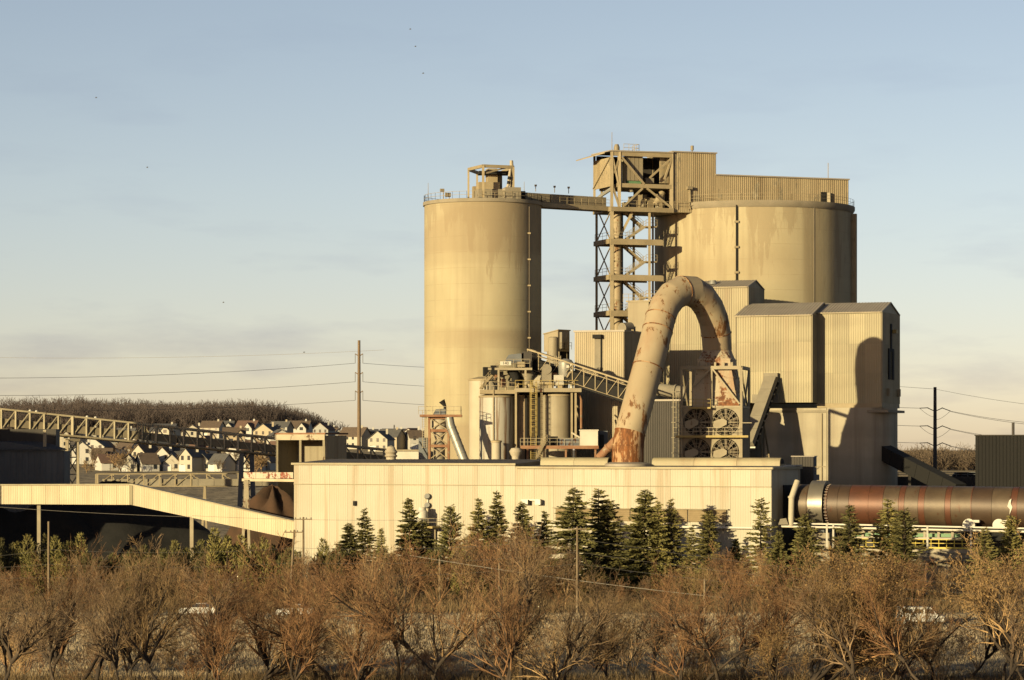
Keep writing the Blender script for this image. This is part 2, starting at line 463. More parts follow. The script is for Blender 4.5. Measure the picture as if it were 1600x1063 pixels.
def sheet(name, xs, ys, mat, dz, fn=terr, kind='structure'):
    xx, yy = np.meshgrid(xs, ys); zz = fn(xx, yy) + dz
    v = np.stack([xx, yy, zz], -1).reshape(-1, 3); nx, ny = len(xs), len(ys)
    i = np.arange(ny - 1)[:, None] * nx + np.arange(nx - 1)[None, :]; i = i.ravel()
    q = np.stack([i, i + 1, i + 1 + nx, i + nx], -1)
    o = bpy.data.objects.new(name, mesh_np(name, v, q, None, mat, True)); COL.objects.link(o)
    o['kind'] = kind; return o

m_grass = M('dry_grass_ground', (.46, .36, .215), (.36, .275, .155), .09, .95, streak=None, rust=((.26, .20, .11), .5, .22, 1), bump=.4, bscale=2.2)
m_yard = M('yard_dirt', (.16, .13, .09), (.11, .09, .065), .1, .95, bump=.4)
m_lawn = M('hillside_lawn', (.17, .15, .06), (.22, .18, .08), .02, .95)
m_gold = M('golden_field', (.42, .30, .12), (.34, .24, .10), .02, .95)
m_asph = M('asphalt', (.060, .058, .058), (.045, .044, .045), .4, .9, bump=.3)
m_paint = M('road_paint', (.62, .60, .52), rough=.8)

xs = np.concatenate([np.linspace(-3000, -420, 14), np.linspace(-380, 380, 60), np.linspace(420, 3000, 14)])
ys = np.concatenate([np.linspace(60, 560, 14), np.linspace(590, 2600, 68), np.linspace(2800, 9000, 10)])
sheet('ground', xs, ys, m_grass, 0)
sheet('plant_yard', np.linspace(-130, 130, 12), np.linspace(398, 548, 10), m_yard, .02)
sheet('lawn', np.linspace(-175, -95, 24), np.linspace(1050, 1145, 16), m_lawn, .25)
sheet('field', np.linspace(95, 300, 20), np.linspace(640, 985, 30), m_gold, .25)

def strip(name, pts, w, mat, z):
    m = MB(); L = []
    for i, p in enumerate(pts):
        p = Vector((*p, 0)); d = Vector((*pts[min(i + 1, len(pts) - 1)], 0)) - Vector((*pts[max(i - 1, 0)], 0)); n = Vector((-d.y, d.x, 0)).normalized()
        L.append((p + n * w / 2, p - n * w / 2))
    for (a, b), (c, d) in zip(L[:-1], L[1:]):
        m.add([(a.x, a.y, z), (b.x, b.y, z), (d.x, d.y, z), (c.x, c.y, z)], [(0, 1, 2, 3)])
    o = m.build(name, mat, origin=(0, 0, 0)); o['kind'] = 'structure'; return o
road_pts = [(-160, 366), (-90, 350), (-30, 340), (30, 328), (70, 318), (150, 300)]
strip('road', road_pts, 8.5, m_asph, .03)
for s_ in (-3.7, 3.7):
    strip('road_edge_line', [(x - .18 * s_, y + s_) for x, y in road_pts], .15, m_paint, .036)
strip('path', [(-90, 243), (-20, 250.5), (20, 250.5), (60, 248), (100, 240)], 7.0, m_asph, .03)

# far wood on the hill and on the right: bare trees massed together
def tube_np(p0, p1, r0, r1, n=3):
    d = p1 - p0; L = np.linalg.norm(d, axis=1, keepdims=True); d = d / np.maximum(L, 1e-6)
    a = np.where(np.abs(d[:, 2:3]) < .9, np.array([[0, 0, 1.0]]), np.array([[1.0, 0, 0]]))
    u = np.cross(d, a); u /= np.linalg.norm(u, axis=1, keepdims=True); t = np.cross(d, u)
    m = len(p0); v = np.empty((m, 2, n, 3))
    for j in range(n):
        c, s_ = math.cos(2 * math.pi * j / n), math.sin(2 * math.pi * j / n)
        o = u * c + t * s_
        v[:, 0, j] = p0 + o * r0[:, None]; v[:, 1, j] = p1 + o * r1[:, None]
    b = (np.arange(m) * 2 * n)[:, None]
    q = np.concatenate([np.concatenate([b + j, b + (j + 1) % n, b + n + (j + 1) % n, b + n + j], 1) for j in range(n)])
    return v.reshape(-1, 3), q

def grow(seed, H, trunk=.3, forks=4, lean=.25, spread=.6, ratio=.62, lev=4, kids=(0, 2, 2, 2), nseg=(3, 6, 5, 4, 3), r0=None, up=.12, wob=.22, first=.25):
    """a leafless tree as tapered segments, per level"""
    rg = random.Random(seed); out = [[] for _ in range(lev + 1)]
    g = rg.gauss
    def br(p, d, L, r, k):
        n = nseg[k]; q = p
        for i in range(n):
            d = (d + Vector((g(0, wob), g(0, wob), g(0, wob) * .7 + up * (.5 if k else .2)))).normalized()
            e = q + d * (L / n); ra = r * (1 - .72 * i / n); rb = r * (1 - .72 * (i + 1) / n)
            out[k].append((q, e, ra, rb)); q = e
            if k < lev and (i + 1) / n > (first if k else 1.1):
                for _ in range(kids[k] if i < n - 1 else kids[k] + 1):
                    if rg.random() < .12: continue
                    u, t = perp(d); a = rg.uniform(0, 6.283); tilt = rg.uniform(.45, 1.0) * spread * 1.5
                    dd = (d * math.cos(tilt) + (u * math.cos(a) + t * math.sin(a)) * math.sin(tilt)).normalized()
                    br(q, dd, L * ratio * rg.uniform(.6, 1.1) * (1.15 - .5 * i / n), rb * rg.uniform(.5, .72), k + 1)
        return q, d
    r0 = r0 or H * .018
    base = Vector((0, 0, -.3)); d0 = Vector((g(0, lean), g(0, lean), 1)).normalized()
    q, d = br(base, d0, H * trunk, r0, 0)
    a0 = rg.uniform(0, 6.28)
    for f in range(forks):
        a = a0 + f * 6.283 / forks + rg.uniform(-.5, .5); tl = rg.uniform(.25, 1.0) * spread if forks > 1 else 0
        dd = (d * math.cos(tl) + Vector((math.cos(a), math.sin(a), 0)) * math.sin(tl)).normalized()
        br(q, dd, H * (1 - trunk) * rg.uniform(.62, .95), r0 * rg.uniform(.5, .72), 1)
    return out

def seg_arrays(L):
    return (np.array([s_[0] for s_ in L]), np.array([s_[1] for s_ in L]), np.array([s_[2] for s_ in L]), np.array([s_[3] for s_ in L]))

m_farwood = M('far_wood_bark', (.10, .078, .072), (.135, .105, .095), .01, .95)
m_farwood2 = M('right_wood_bark', (.17, .125, .088), (.21, .155, .105), .01, .95)
def far_wood(name, spots, seeds, H, mat, label, minr):
    V, Q, k = [], [], 0; rg = random.Random(5)
    vars_ = []
    for sd in seeds:
        t = grow(sd, 1.0, trunk=.22, forks=3, lean=.06, spread=.55, lev=3, kids=(0, 2, 1, 0), nseg=(2, 3, 3, 2), r0=.012, up=.35)
        L = sum(t, []); p0, p1, a, b = seg_arrays(L); vars_.append((p0, p1, a, b))
    for (x, y, h) in spots:
        p0, p1, a, b = vars_[rg.randrange(len(vars_))]
        an = rg.uniform(0, 6.28); c, s_ = math.cos(an), math.sin(an)
        rot = np.array([[c, -s_, 0], [s_, c, 0], [0, 0, 1]]).T * h
        o = np.array([[x, y, terr1(x, y)]])
        v, q = tube_np(p0 @ rot + o, p1 @ rot + o, np.maximum(a * h, minr), np.maximum(b * h, minr * .7), 3)
        V.append(v); Q.append(q + k); k += len(v)
    o = bpy.data.objects.new(name, mesh_np(name, np.concatenate(V), np.concatenate(Q), None, mat)); COL.objects.link(o)
    return tag(o, label, 'woodland', None, 'stuff')
rg = random.Random(3)
spots = []
while len(spots) < 1500:
    y = rg.uniform(1480, 1800); x = rg.uniform(-.182, -.055) * y
    q = x / y
    if q > -.071 and rg.random() < (q + .071) / .016 * 1.1: continue
    if q > -.075 and y < 1560: continue
    spots.append((x, y, rg.uniform(9, 16.5) * (1 if q < -.08 else .8) * (1.05 + .22 * math.sin(x * .045 + 1.2 * math.sin(y * .02)) * math.sin(x * .017))))
far_wood('far_woodland', spots, (11, 12, 13, 14), 14, m_farwood, 'leafless grey brown wood covering the hill behind the houses', .085)
spots = [(rg.uniform(.10, .21) * y, y, rg.uniform(6.5, 10.5)) for y in [rg.uniform(1000, 1120) for _ in range(600)]]
far_wood('far_treeline', spots, (21, 22, 23), 9, m_farwood2, 'leafless tan treeline beyond the golden field at right', .07)

# ------------------------------------------------------------------ tall silo at left
SC = Vector((X(754.5, 480), 480, 0)); SR = 9.76; ST = Z(318.5, 480)
silo = thing('cement_silo', 'tall narrow cream concrete silo with railed roof, left of the stair tower', 'silo', SC, 'storage silos')
MB().lathe(SC, [(SR, 0), (SR, 12), (SR, 24), (SR, 36), (SR, 48), (SR, ST)], 128).build('wall', m_conc, silo, True)
MB().lathe(SC + Vector((0, 0, ST)), [(SR + .22, -.45), (SR + .22, .12), (SR - .1, .16), (.5, .9)], 96).build('roof_slab', m_concd, silo, True)
def on_silo(c, r, px_off, rp): 
    a = math.asin(max(-1, min(1, px_off / rp))); return Vector((c.x + r * math.sin(a), c.y - r * math.cos(a), 0))
rp = [Vector((SC.x + (SR + .05) * math.cos(a), SC.y + (SR + .05) * math.sin(a), ST + .12)) for a in np.linspace(0, 2 * math.pi, 48, endpoint=False)]
MB().rail(rp, 1.15, 2.6, .05, True).build('railing', m_steel, silo)
q = on_silo(SC, SR + .14, 71, 91.5)
MB().bar(q + Vector((0, 0, 5)), q + Vector((0, 0, ST - 1)), .12).build('conduit', m_blade, silo)
mb = MB()
for k in range(12): mb.box((q.x, q.y, 8 + k * 4.3), (.5, .4, .25))
mb.build('conduit_clamp', m_steel, silo, kind='stuff')
q = on_silo(SC, SR + .1, 71, 91.5)
MB().box((q.x - .5, q.y, Z(513, 480)), (.5, .5, .5)).build('junction_box', m_dark, silo)
for i, (px, py, s_) in enumerate(((688, 297, .8), (698, 305, 1.1))):
    b = on_silo(SC, SR - .9, px - 754.5, 91.5)
    t = thing('floodlight', ['small floodlight on a tall post at left of the narrow silo roof', 'wide floodlight on a short stub on the narrow silo roof'][i], 'floodlight', (b.x, b.y, ST + .15), 'silo roof floodlights')
    zt = Z(py, 471)
    MB().tube((b.x, b.y, ST + .15), (b.x, b.y, zt), .07).build('post', m_steel, t)
    MB().box((b.x - .2, b.y - .1, zt + .2), (.8 * s_, .5, .6 * s_), .3).build('lamp_head', m_lamp, t)
for i, (px, p0, p1, Y) in enumerate(((669, 286, 318, 478), (819, 284, 310, 478))):
    MB().tube(P(px, p1, Y), P(px, p0, Y), .06, .03, 6).build('lightning_rod', m_steel, None, label=['thin lightning rod at the left edge of the narrow silo', 'thin lightning rod near the bridge end on the narrow silo'][i], cat='rod', group='lightning rods')

# hoist frame and filter on the narrow silo
hy0, hy1 = 473, 481
zb = ST + .15
hf = thing('rooftop_frame', 'open steel hoist frame over machinery on the narrow silo roof', 'steel frame', P(770, 312, 476))
cols = {'a': (732, 268, 478.5), 'b': (755, 259.5, 472.5), 'c': (802, 260.5, 474.5), 'd': (745.5, 265, 484), 'e': (781, 266, 485)}
top = {k: P(px, py, Y) for k, (px, py, Y) in cols.items()}
zt = top['b'].z
for k in top:
    tp = top[k].copy(); tp.z = zt
    top[k] = tp
    member('column', (tp.x, tp.y, zb), tp, .42 if k in 'bc' else .32, m_steel, hf)
for a, b in (('a', 'b'), ('b', 'c'), ('a', 'd'), ('d', 'e'), ('e', 'c')):
    member('beam', top[a], top[b], .34, m_steel, hf, .5)
member('brace', top['b'] - Vector((0, 0, 1.3)), top['c'] - Vector((1.2, 0, .1)), .25, m_steel, hf)
member('brace', top['c'] - Vector((0, 0, .8)), top['e'] - Vector((0, 0, .2)), .25, m_steel, hf)
mach = thing('dust_filter', 'brown boxy dust filter with ducts inside the silo hoist frame', 'filter unit', P(772, 312, 477))
MB().box(P(770, 306, 476.5).to_tuple(), (5.4, 3.6, 1.9), .2).build('housing', m_dust, mach)
MB().box(P(762, 300, 476).to_tuple(), (3.4, 2.6, 3.0), .2).build('cabinet', m_steel, mach)
MB().box(P(768, 284, 478).to_tuple(), (1.6, 2.2, 4.2), .2).build('filter_body', m_clad_brown, mach)
MB().box(P(776, 286, 479).to_tuple(), (1.5, 2.0, 3.4), .2).build('filter_body', m_steel, mach)
MB().box(P(771, 271, 477).to_tuple(), (5.0, 3, .5), .1).build('hood', m_dark, mach)
MB().path([P(799.5, 306, 475), P(799.5, 263, 475), P(799, 251, 475)], [.34, .34, .28], 10).build('exhaust_stack', m_tank4, mach, True)
mb = MB().path([P(785, 297, 474), P(791, 296.5, 474), P(794, 290, 474), P(796, 275, 474), P(798, 262, 474.5)], .24, 8).build('bent_hose', m_tank4, mach, True)
for a, b in (((794.4, 288), (795.2, 283)), ((795.4, 281), (796, 276))): MB().tube(P(*a, 474), P(*b, 474), .28).build('hose_clamp', m_dark, mach)
MB().box(P(800, 304, 474.5).to_tuple(), (2.6, 2.0, 2.2), .2).build('motor_box', m_dust, mach)
MB().box(P(813, 306, 476).to_tuple(), (1.4, 1.6, 1.4), .2).build('motor', m_dark, mach)
MB().box(P(744, 302, 482).to_tuple(), (1.2, 1.2, 2.2), .2).build('cabinet', m_steel, mach)
MB().rail([P(746, 311, 472.6), P(800, 311, 473)], 1.1, 1.5, .06).build('railing', m_steel, mach)

# ------------------------------------------------------------------ wide silo at right
BC = Vector((X(1177, 506), 506, 0)); BR = 17.3; BT = Z(327, 506)
big = thing('cement_silo', 'very wide stained concrete silo carrying a long brown roof house', 'silo', BC, 'storage silos')
MB().lathe(BC, [(BR, 0), (BR, 15), (BR, 30), (BR, 45), (BR, BT)], 160).build('wall', m_conc2, big, True)
MB().lathe(BC + Vector((0, 0, BT)), [(BR + .1, -1.0), (BR + .45, -.45), (BR + .45, .1), (BR - .3, .14), (.5, .6)], 128).build('roof_slab', m_concd, big, True)
rp = [Vector((BC.x + (BR + .3) * math.cos(a), BC.y + (BR + .3) * math.sin(a), BT + .12)) for a in np.linspace(0, 2 * math.pi, 64, endpoint=False)]
MB().rail(rp, 1.15, 2.6, .035, True).build('railing', m_steel, big)
q = on_silo(BC, BR + .16, 1139.5 - 1177, 154)
MB().bar(q + Vector((0, 0, 10)), q + Vector((0, 0, BT - .6)), .28).build('conduit', m_dark, big)
mb = MB()
for k in range(9): mb.box((q.x, q.y, 24 + k * 4.3), (.7, .5, .35))
mb.build('conduit_clamp', m_steel, big, kind='stuff')
q = on_silo(BC, BR + .1, 1326 - 1177, 154)
MB().box((q.x, q.y, BT / 2 - .6), (.8, 1.6, BT - 1.2), R(72)).build('pilaster', m_conc2, big)
mb = MB()
for k in range(14): mb.box((q.x + .1, q.y - .8, 18 + k * 3.2), (.3, .3, .3))
mb.build('pilaster_bolt', m_steel, big, kind='stuff')
# construction seam strips
for px in (1054, 1258):
    q = on_silo(BC, BR + .03, px - 1177, 154)
    MB().bar(q + Vector((0, 0, 5)), q + Vector((0, 0, BT - 1)), .09).build('seam_strip', m_concd, big)

# ------------------------------------------------------------------ stair tower and head house between the silos
TA = R(20); tt = Vector((math.cos(TA), math.sin(TA), 0)); tn = Vector((-math.sin(TA), math.cos(TA), 0))
TO = Vector((X(956, 488), 488, 0))
def TP(s_, d, z): 
    p = TO + tt * s_ + tn * d; return Vector((p.x, p.y, z))
zdeck = Z(324, 489); ztop = Z(238, 489); zfl = Z(290, 489)
tw = thing('stair_tower', 'open steel stair tower with zigzag stairs between the two silos', 'tower', TO)
TD = 7.0
for (s_, d) in ((0, 0), (0, TD), (6.9, 0), (6.9, TD)):
    member('column', TP(s_, d, 0), TP(s_, d, zdeck), .62 if s_ == 0 and d == 0 else .42, m_steel, tw)
member('column', TP(7.7, .4, 0), TP(7.7, .4, zdeck), .34, m_steel, tw)
levels = [Z(y_, 489) for y_ in (378, 434, 490, 546, 602)]
allz = [zdeck] + levels
for i, z in enumerate(levels):
    m = MB()
    for a, b in ((TP(-.4, -.2, z), TP(-.4, TD, z)), (TP(-.4, TD, z), TP(9.3, TD, z))): m.bar(a, b, .35, .8)
    m.build('platform_beam', m_steel, tw)
    MB().bar(TP(-.4, -.2, z - .05), TP(9.3, -.2, z - .05), .4, .95).build('platform_beam', m_steel, tw)
    MB().extr([TP(-.3, 0, z + .42), TP(9.2, 0, z + .42), TP(9.2, TD, z + .42), TP(-.3, TD, z + .42)], (0, 0, .08)).build('platform_floor', m_steel, tw)
    MB().rail([TP(-.3, TD, z + .5), TP(-.3, 0, z + .5), TP(4.2, 0, z + .5)], 1.1, 1.6, .055).build('railing', m_steel, tw)
for za, zb_ in zip(allz[:-1], allz[1:]):
    zb_ += .5; za_ = za - .3; zm = (za_ + zb_) / 2 - .3
    m = MB(); m.stair(TP(3.0, .4, zb_), TP(6.4, .4, zm), (tn.x * 1.0, tn.y * 1.0)).build('stair_flight', m_steel_l, tw)
    m = MB(); m.stair(TP(2.6, 1.6, za_), TP(6.4, 1.6, zm), (tn.x * 1.0, tn.y * 1.0)).build('stair_flight', m_steel, tw)
    MB().extr([TP(6.2, .2, zm - .15), TP(8.4, .2, zm - .15), TP(8.4, 2.8, zm - .15), TP(6.2, 2.8, zm - .15)], (0, 0, .22)).build('landing', m_steel, tw)
    MB().rail([TP(6.4, .2, zm + .05), TP(8.4, .2, zm + .05)], 1.1, .7, .055).build('railing', m_steel, tw)
    # x bracing on the narrow side
    for a, b in ((za, zb_ - .5), (zb_ - .5, za)):
        member('brace', TP(0, 0, a - .4), TP(0, TD, b + .4), .16, m_steel, tw)
member('brace', TP(1.8, 1.5, levels[0] + .5), TP(4.2, .6, zdeck - .4), .45, m_steel, tw)
member('brace', TP(2.4, 4.5, levels[0] + 3), TP(2.2, 4.5, zdeck), .35, m_steel, tw)
el = thing('elevator_pipe', 'tall vertical tan pipe inside the open stair tower', 'pipe', TP(2.0, 2.6, 0))
MB().tube(TP(2.0, 2.6, 0), TP(2.0, 2.6, zdeck), .78, n=20).build('pipe', m_duct, el, True)
for k in range(12): 
    MB().tube(TP(2.0, 2.6, 22 + k * 3.3), TP(2.0, 2.6, 22.25 + k * 3.3), .88, n=20).build('flange', m_steel, el, True)
member('riser', TP(3.1, 3.0, 0), TP(3.1, 3.0, zdeck), .35, m_dark, el)

hh = thing('head_house', 'dusty steel head house with open framed bay on top of the stair tower', 'building', TP(5, 3, zdeck))
HD = 8.0; L1 = 11.2
MB().extr([TP(-.3, -.5, zdeck - .75), TP(L1, -.5, zdeck - .75), TP(L1, HD, zdeck - .75), TP(-.3, HD, zdeck - .75)], (0, 0, .75)).build('deck', m_steel, hh)
MB().extr([TP(.9, .1, zfl - .35), TP(L1, .1, zfl - .35), TP(L1, HD, zfl - .35), TP(.9, HD, zfl - .35)], (0, 0, .5)).build('floor', m_steel, hh)
MB().bar(TP(.9, -.05, zfl), TP(L1, -.05, zfl), .3, .7).build('floor_beam', m_steel, hh)
MB().bar(TP(-.1, -.05, ztop - .2), TP(L1, -.05, ztop - .2), .35, .95).build('roof_beam', m_steel, hh)
MB().add([TP(-.6, -.4, ztop + .2), TP(L1, -.4, ztop + .3), TP(L1, HD, ztop + .5), TP(-.6, HD, ztop + .3), TP(-.6, -.4, ztop), TP(L1, -.4, ztop + .1), TP(L1, HD, ztop + .3), TP(-.6, HD, ztop + .1)],
         [(0, 1, 2, 3), (7, 6, 5, 4), (0, 4, 5, 1), (1, 5, 6, 2), (2, 6, 7, 3), (3, 7, 4, 0)]).build('roof', m_roof, hh)
MB().extr([TP(-.5, 2.0, ztop - .1), TP(-3.4, 5, ztop - 1.0), TP(-3.4, HD, ztop - 1.0), TP(-.5, HD, ztop - .1)], (0, 0, .18)).build('canopy', m_steel, hh)
for (s_, d, w) in ((0, 0, .5), (1.35, 0, .55), (L1 - .2, .1, .6), (0, HD, .4), (L1 - .2, HD, .4), (1.35, HD, .4)):
    member('column', TP(s_, d, zdeck - .4), TP(s_, d, ztop), w, m_steel, hh)
clad(hh, TP(-.05, HD, 0), TP(-.05, .4, 0), zfl - .2, ztop - .9, m_clad_brown, 2.5, .4)
member('brace', TP(-.25, HD, zfl), TP(-.25, .3, ztop - 1), .2, m_steel, hh)
for a, b in (((1.5, ztop - .6), (5.9, zfl + .3)), ((L1 - .3, ztop - .8), (6.9, zfl + 1.4)), ((2.2, zdeck + .2), (5.6, zfl - .4)), ((L1 - .4, zdeck + .2), (6.4, zfl - .4)), ((L1 - .3, ztop - 1), (L1 - 1.6, zfl + 1.2)), ((.1, ztop - 1), (1.2, zfl)), ((.2, zfl - .5), (1.3, zdeck)), ((.3, zfl + 2), (1.2, ztop - 1.5))):
    member('brace', TP(a[0], -.1, a[1]), TP(b[0], -.1, b[1]), .3, m_steel, hh)
clad(hh, TP(L1, HD - .1, 0), TP(7.2, HD - .1, 0), zdeck, ztop, m_darkclad, 3, .5)  # these dark sheets stand in for the unlit inside of the bay
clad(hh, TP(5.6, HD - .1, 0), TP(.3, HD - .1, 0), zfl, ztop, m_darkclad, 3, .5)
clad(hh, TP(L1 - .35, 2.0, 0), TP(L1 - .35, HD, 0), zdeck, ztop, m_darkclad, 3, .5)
MB().box(TP(L1 - 1.0, 1.4, zfl + 3).to_tuple(), (1.6, .3, 4.6), TA).build('inner_wall', m_clad_brown, hh)
MB().rail([TP(1.6, 0, zdeck), TP(L1 - .6, 0, zdeck)], 1.15, 1.6, .06).build('railing', m_steel, hh)
MB().rail([TP(2.6, 1, ztop + .2), TP(5.4, 1, ztop + .2), TP(5.4, 4, ztop + .2)], 1.3, 1.0, .07).build('roof_railing', m_steel_l, hh)
MB().path([TP(1.7, 2, ztop), TP(1.7, 2, ztop + 1.0), TP(1.7, 2, ztop + 1.5)], [.5, .5, .3], 10).build('roof_vent', m_lamp, hh, True)
MB().tube(TP(.1, .2, ztop), TP(.1, .2, ztop + 3.3), .06, .04, 6).build('mast', m_steel, hh)
MB().path([TP(.3, .6, zfl - .5), TP(-.9, 2.0, zfl - 1.5), TP(-1.6, 2.6, zdeck + 1.5)], .33, 8).build('chute', m_galv, hh, True)
tk = thing('surge_bin', 'grey panelled bin standing in the open bay of the head house', 'bin', TP(4.3, 2.4, zfl + .2))
for k in range(4): MB().box(TP(3.2 + k * .78, 1.6, zfl + 3.0).to_tuple(), (.7, 2.2, 4.2), TA).build('bin_panel', m_clad_grey, tk)
MB().box(TP(4.35, 1.6, zfl + .8).to_tuple(), (2.6, 1.8, .9), TA).build('bin_base', m_green, tk)
MB().path([TP(2.1, .9, zfl + .2), TP(2.1, .9, zfl + 3.2), TP(1.7, .9, zfl + 4.8)], .26, 8).build('pipe', m_galv, tk, True)
MB().path([TP(2.7, .8, zfl + .2), TP(2.7, .8, zfl + 4.5)], .2, 8).build('pipe', m_steel, tk, True)
mc = thing('elevator_drive', 'cluttered dusty drive machinery under the head house floor', 'machinery', TP(6, 3, zdeck))
rg = random.Random(2)
for k in range(13):
    s_ = rg.uniform(2.2, 9.6); h = rg.uniform(.7, 2.6)
    MB().box(TP(s_, rg.uniform(1, 4), zdeck + h / 2).to_tuple(), (rg.uniform(.5, 1.4), 1.2, h), TA + rg.uniform(-.3, .3)).build(rg.choice(['gearbox', 'motor', 'cabinet', 'casing']), rg.choice([m_steel, m_dust, m_clad_brown, m_steel]), mc)
MB().tube(TP(8.6, 1.2, zdeck + .6), TP(9.8, 1.2, zdeck + 2.9), .6, n=12).build('chute', m_steel, mc, True)
MB().tube(TP(4.0, 1.2, zdeck + 2.7), TP(4.0, 1.2, zfl - .3), .55, .3, 10).build('hopper', m_dust, mc, True)
MB().box(TP(7.6, 2, zfl + 1.1).to_tuple(), (1.5, 1, .9), TA).build('gearbox', m_dust, mc)

# long roof house on the wide silo
rh = thing('roof_house', 'long low brown ribbed house along the top of the wide silo', 'building', TP(25, 4, BT))
sA, sB, sC = L1, 19.3, 44.6; RD = 11.0
zlow = Z(273, 494.2); zhi = ztop + .4; zbot = BT + .3
for a, b, zt in ((sA, sB, zhi), (sB, sC, zlow)):
    m = MB(); m.prism([TP(a, .1, 0).xy, TP(b, .1, 0).xy, TP(b, RD, 0).xy, TP(a, RD, 0).xy], zdeck - .6 if a == sA else zbot, zt - .1); m.build('wall', m_clad_brown, rh)
    clad(rh, TP(a, .1, 0), TP(b, .1, 0), zdeck - .6 if a == sA else zbot, zt - .12, m_clad_brown, 2.35, .38, .04)
    clad(rh, TP(b, .1, 0), TP(b, RD, 0), (zlow if a == sA else zbot), zt - .12, m_clad_brown, 2.35, .38, .04)
    MB().prism([TP(a - .15, -.2, 0).xy, TP(b + .15, -.2, 0).xy, TP(b + .15, RD, 0).xy, TP(a - .15, RD, 0).xy], zt - .1, zt + .12).build('roof', m_roof, rh)
q = TP(39.8, -.1, zbot + 1.2)
MB().box(q.to_tuple(), (1.1, .3, 2.2), TA).build('doorway', m_dark, rh)
MB().box((q + tt * .95).to_tuple(), (.8, .6, 2.0), TA + .9).build('door', m_steel_l, rh)
MB().box(TP(14.2, -.3, zdeck + 3.6).to_tuple(), (.9, .7, .5), TA).build('wall_lamp', m_lamp, rh)
MB().bar(TP(14.2, -.3, zdeck), TP(14.2, -.3, zdeck + 3.5), .14).build('lamp_post', m_steel, rh)
MB().rail([TP(sA, -.6, zdeck), TP(sA + 11.5, -.8, zdeck)], 1.15, 1.8, .06).build('railing', m_steel, rh)
MB().tube(TP(17, 5, zhi), TP(17, 5, zhi + 1.3), .1).tube(TP(17, 5, zhi + .9), TP(17, 5, zhi + 1.7), .28).build('roof_beacon', m_lamp, rh)
MB().tube(TP(42.6, 4, zlow), TP(42.6, 4, zlow + 3.2), .06).build('mast', m_steel, rh)
for k in range(7):
    s_ = sA + 2 + k * 1.3

# bridge gallery between narrow silo and head house
bg = thing('bridge_conveyor', 'dusty enclosed bridge conveyor spanning from narrow silo to head house', 'conveyor', P(870, 325, 483))
pa, pb = P(806, 324, 478), P(953, 329, 489)
pa.z = pb.z = Z(327, 486)
d = (pb - pa).normalized(); dn = Vector((-d.y, d.x, 0))
MB().bar(pa + Vector((0, 0, .3)), pb + Vector((0, 0, .3)), .3, .75).build('girder', m_steel, bg)
MB().bar(pa + dn * 2.6 + Vector((0, 0, .3)), pb + dn * 2.6 + Vector((0, 0, .3)), .3, .75).build('girder', m_steel, bg)
MB().extr([pa + Vector((0, 0, .6)), pb + Vector((0, 0, .6)), pb + dn * 2.6 + Vector((0, 0, .6)), pa + dn * 2.6 + Vector((0, 0, .6))], (0, 0, .1)).build('walkway', m_steel, bg)
L = (pb - pa).length
for k in range(5):
    a = pa + d * (L * k / 5 + .08) + dn * 1.7; b = pa + d * (L * (k + 1) / 5 - .08) + dn * 1.7
    MB().bar(a + Vector((0, 0, 1.55)), b + Vector((0, 0, 1.55)), 1.5, 1.5).build('cover_section', m_belt, bg)
MB().rail([pa + Vector((0, 0, .7)), pb + Vector((0, 0, .7))], 1.1, 1.5, .055).build('railing', m_steel, bg)
for k in (.25, .45, .6): 
    q = pa + d * (L * k) + dn * 1.2
    MB().tube(q + Vector((0, 0, 2.6)), q + Vector((0, 0, 3.6)), .06).box((q.x, q.y, q.z + 3.6), (.4, .3, .3)).build('lamp', m_lamp, bg)
# ------------------------------------------------------------------ long clad hall in front
class Fr:
    """a rotated ground frame: s along the front (to the right), d into the depth"""
    def __init__(s, px, Y, deg): 
        a = R(deg); s.o = Vector((X(px, Y), Y, 0)); s.t = Vector((math.cos(a), -math.sin(a), 0)); s.n = Vector((math.sin(a), math.cos(a), 0)); s.rz = -a
    def __call__(s, a, d, z): 
        p = s.o + s.t * a + s.n * d; return Vector((p.x, p.y, z))
    def s_at(s, px, d=0.0):
        k = (px - 800) / F; o = s.o + s.n * d
        return (k * o.y - o.x) / (s.t.x - k * s.t.y)
    def quad(s, a, b, d0, d1): return [s(a, d0, 0).xy, s(b, d0, 0).xy, s(b, d1, 0).xy, s(a, d1, 0).xy]

LF = Fr(1205, 398, 25); LW = 12.0
s0, s1 = LF.s_at(459), LF.s_at(805)
z_l, z_r = Z(724, 430), Z(731, 398)
zs = 14.6
hall = thing('long_hall', 'long low cream ribbed hall across the front of the plant', 'building', LF((s0) / 2, 6, 0))
m = MB(); m.prism(LF.quad(s0, s1, .1, 24), 0, z_l - .05); m.build('wall', m_clad_long, hall)
m = MB(); m.prism(LF.quad(s1, 0, .1, LW), 0, z_r - .05); m.build('wall', m_clad_long, hall)
for a, b, zt in ((s0, s1, z_l), (s1, 0, z_r)):
    clad(hall, LF(a, .1, 0), LF(b, .1, 0), 0, zs, m_clad_long, 3.0, .36, .018)
    clad(hall, LF(a, .07, 0), LF(b, .07, 0), zs + .01, zt - .1, m_clad_long, 3.0, .36, .018)
clad(hall, LF(0, .1, 0), LF(0, LW, 0), 0, z_r - .1, m_clad_long, 3.0, .36, .018)
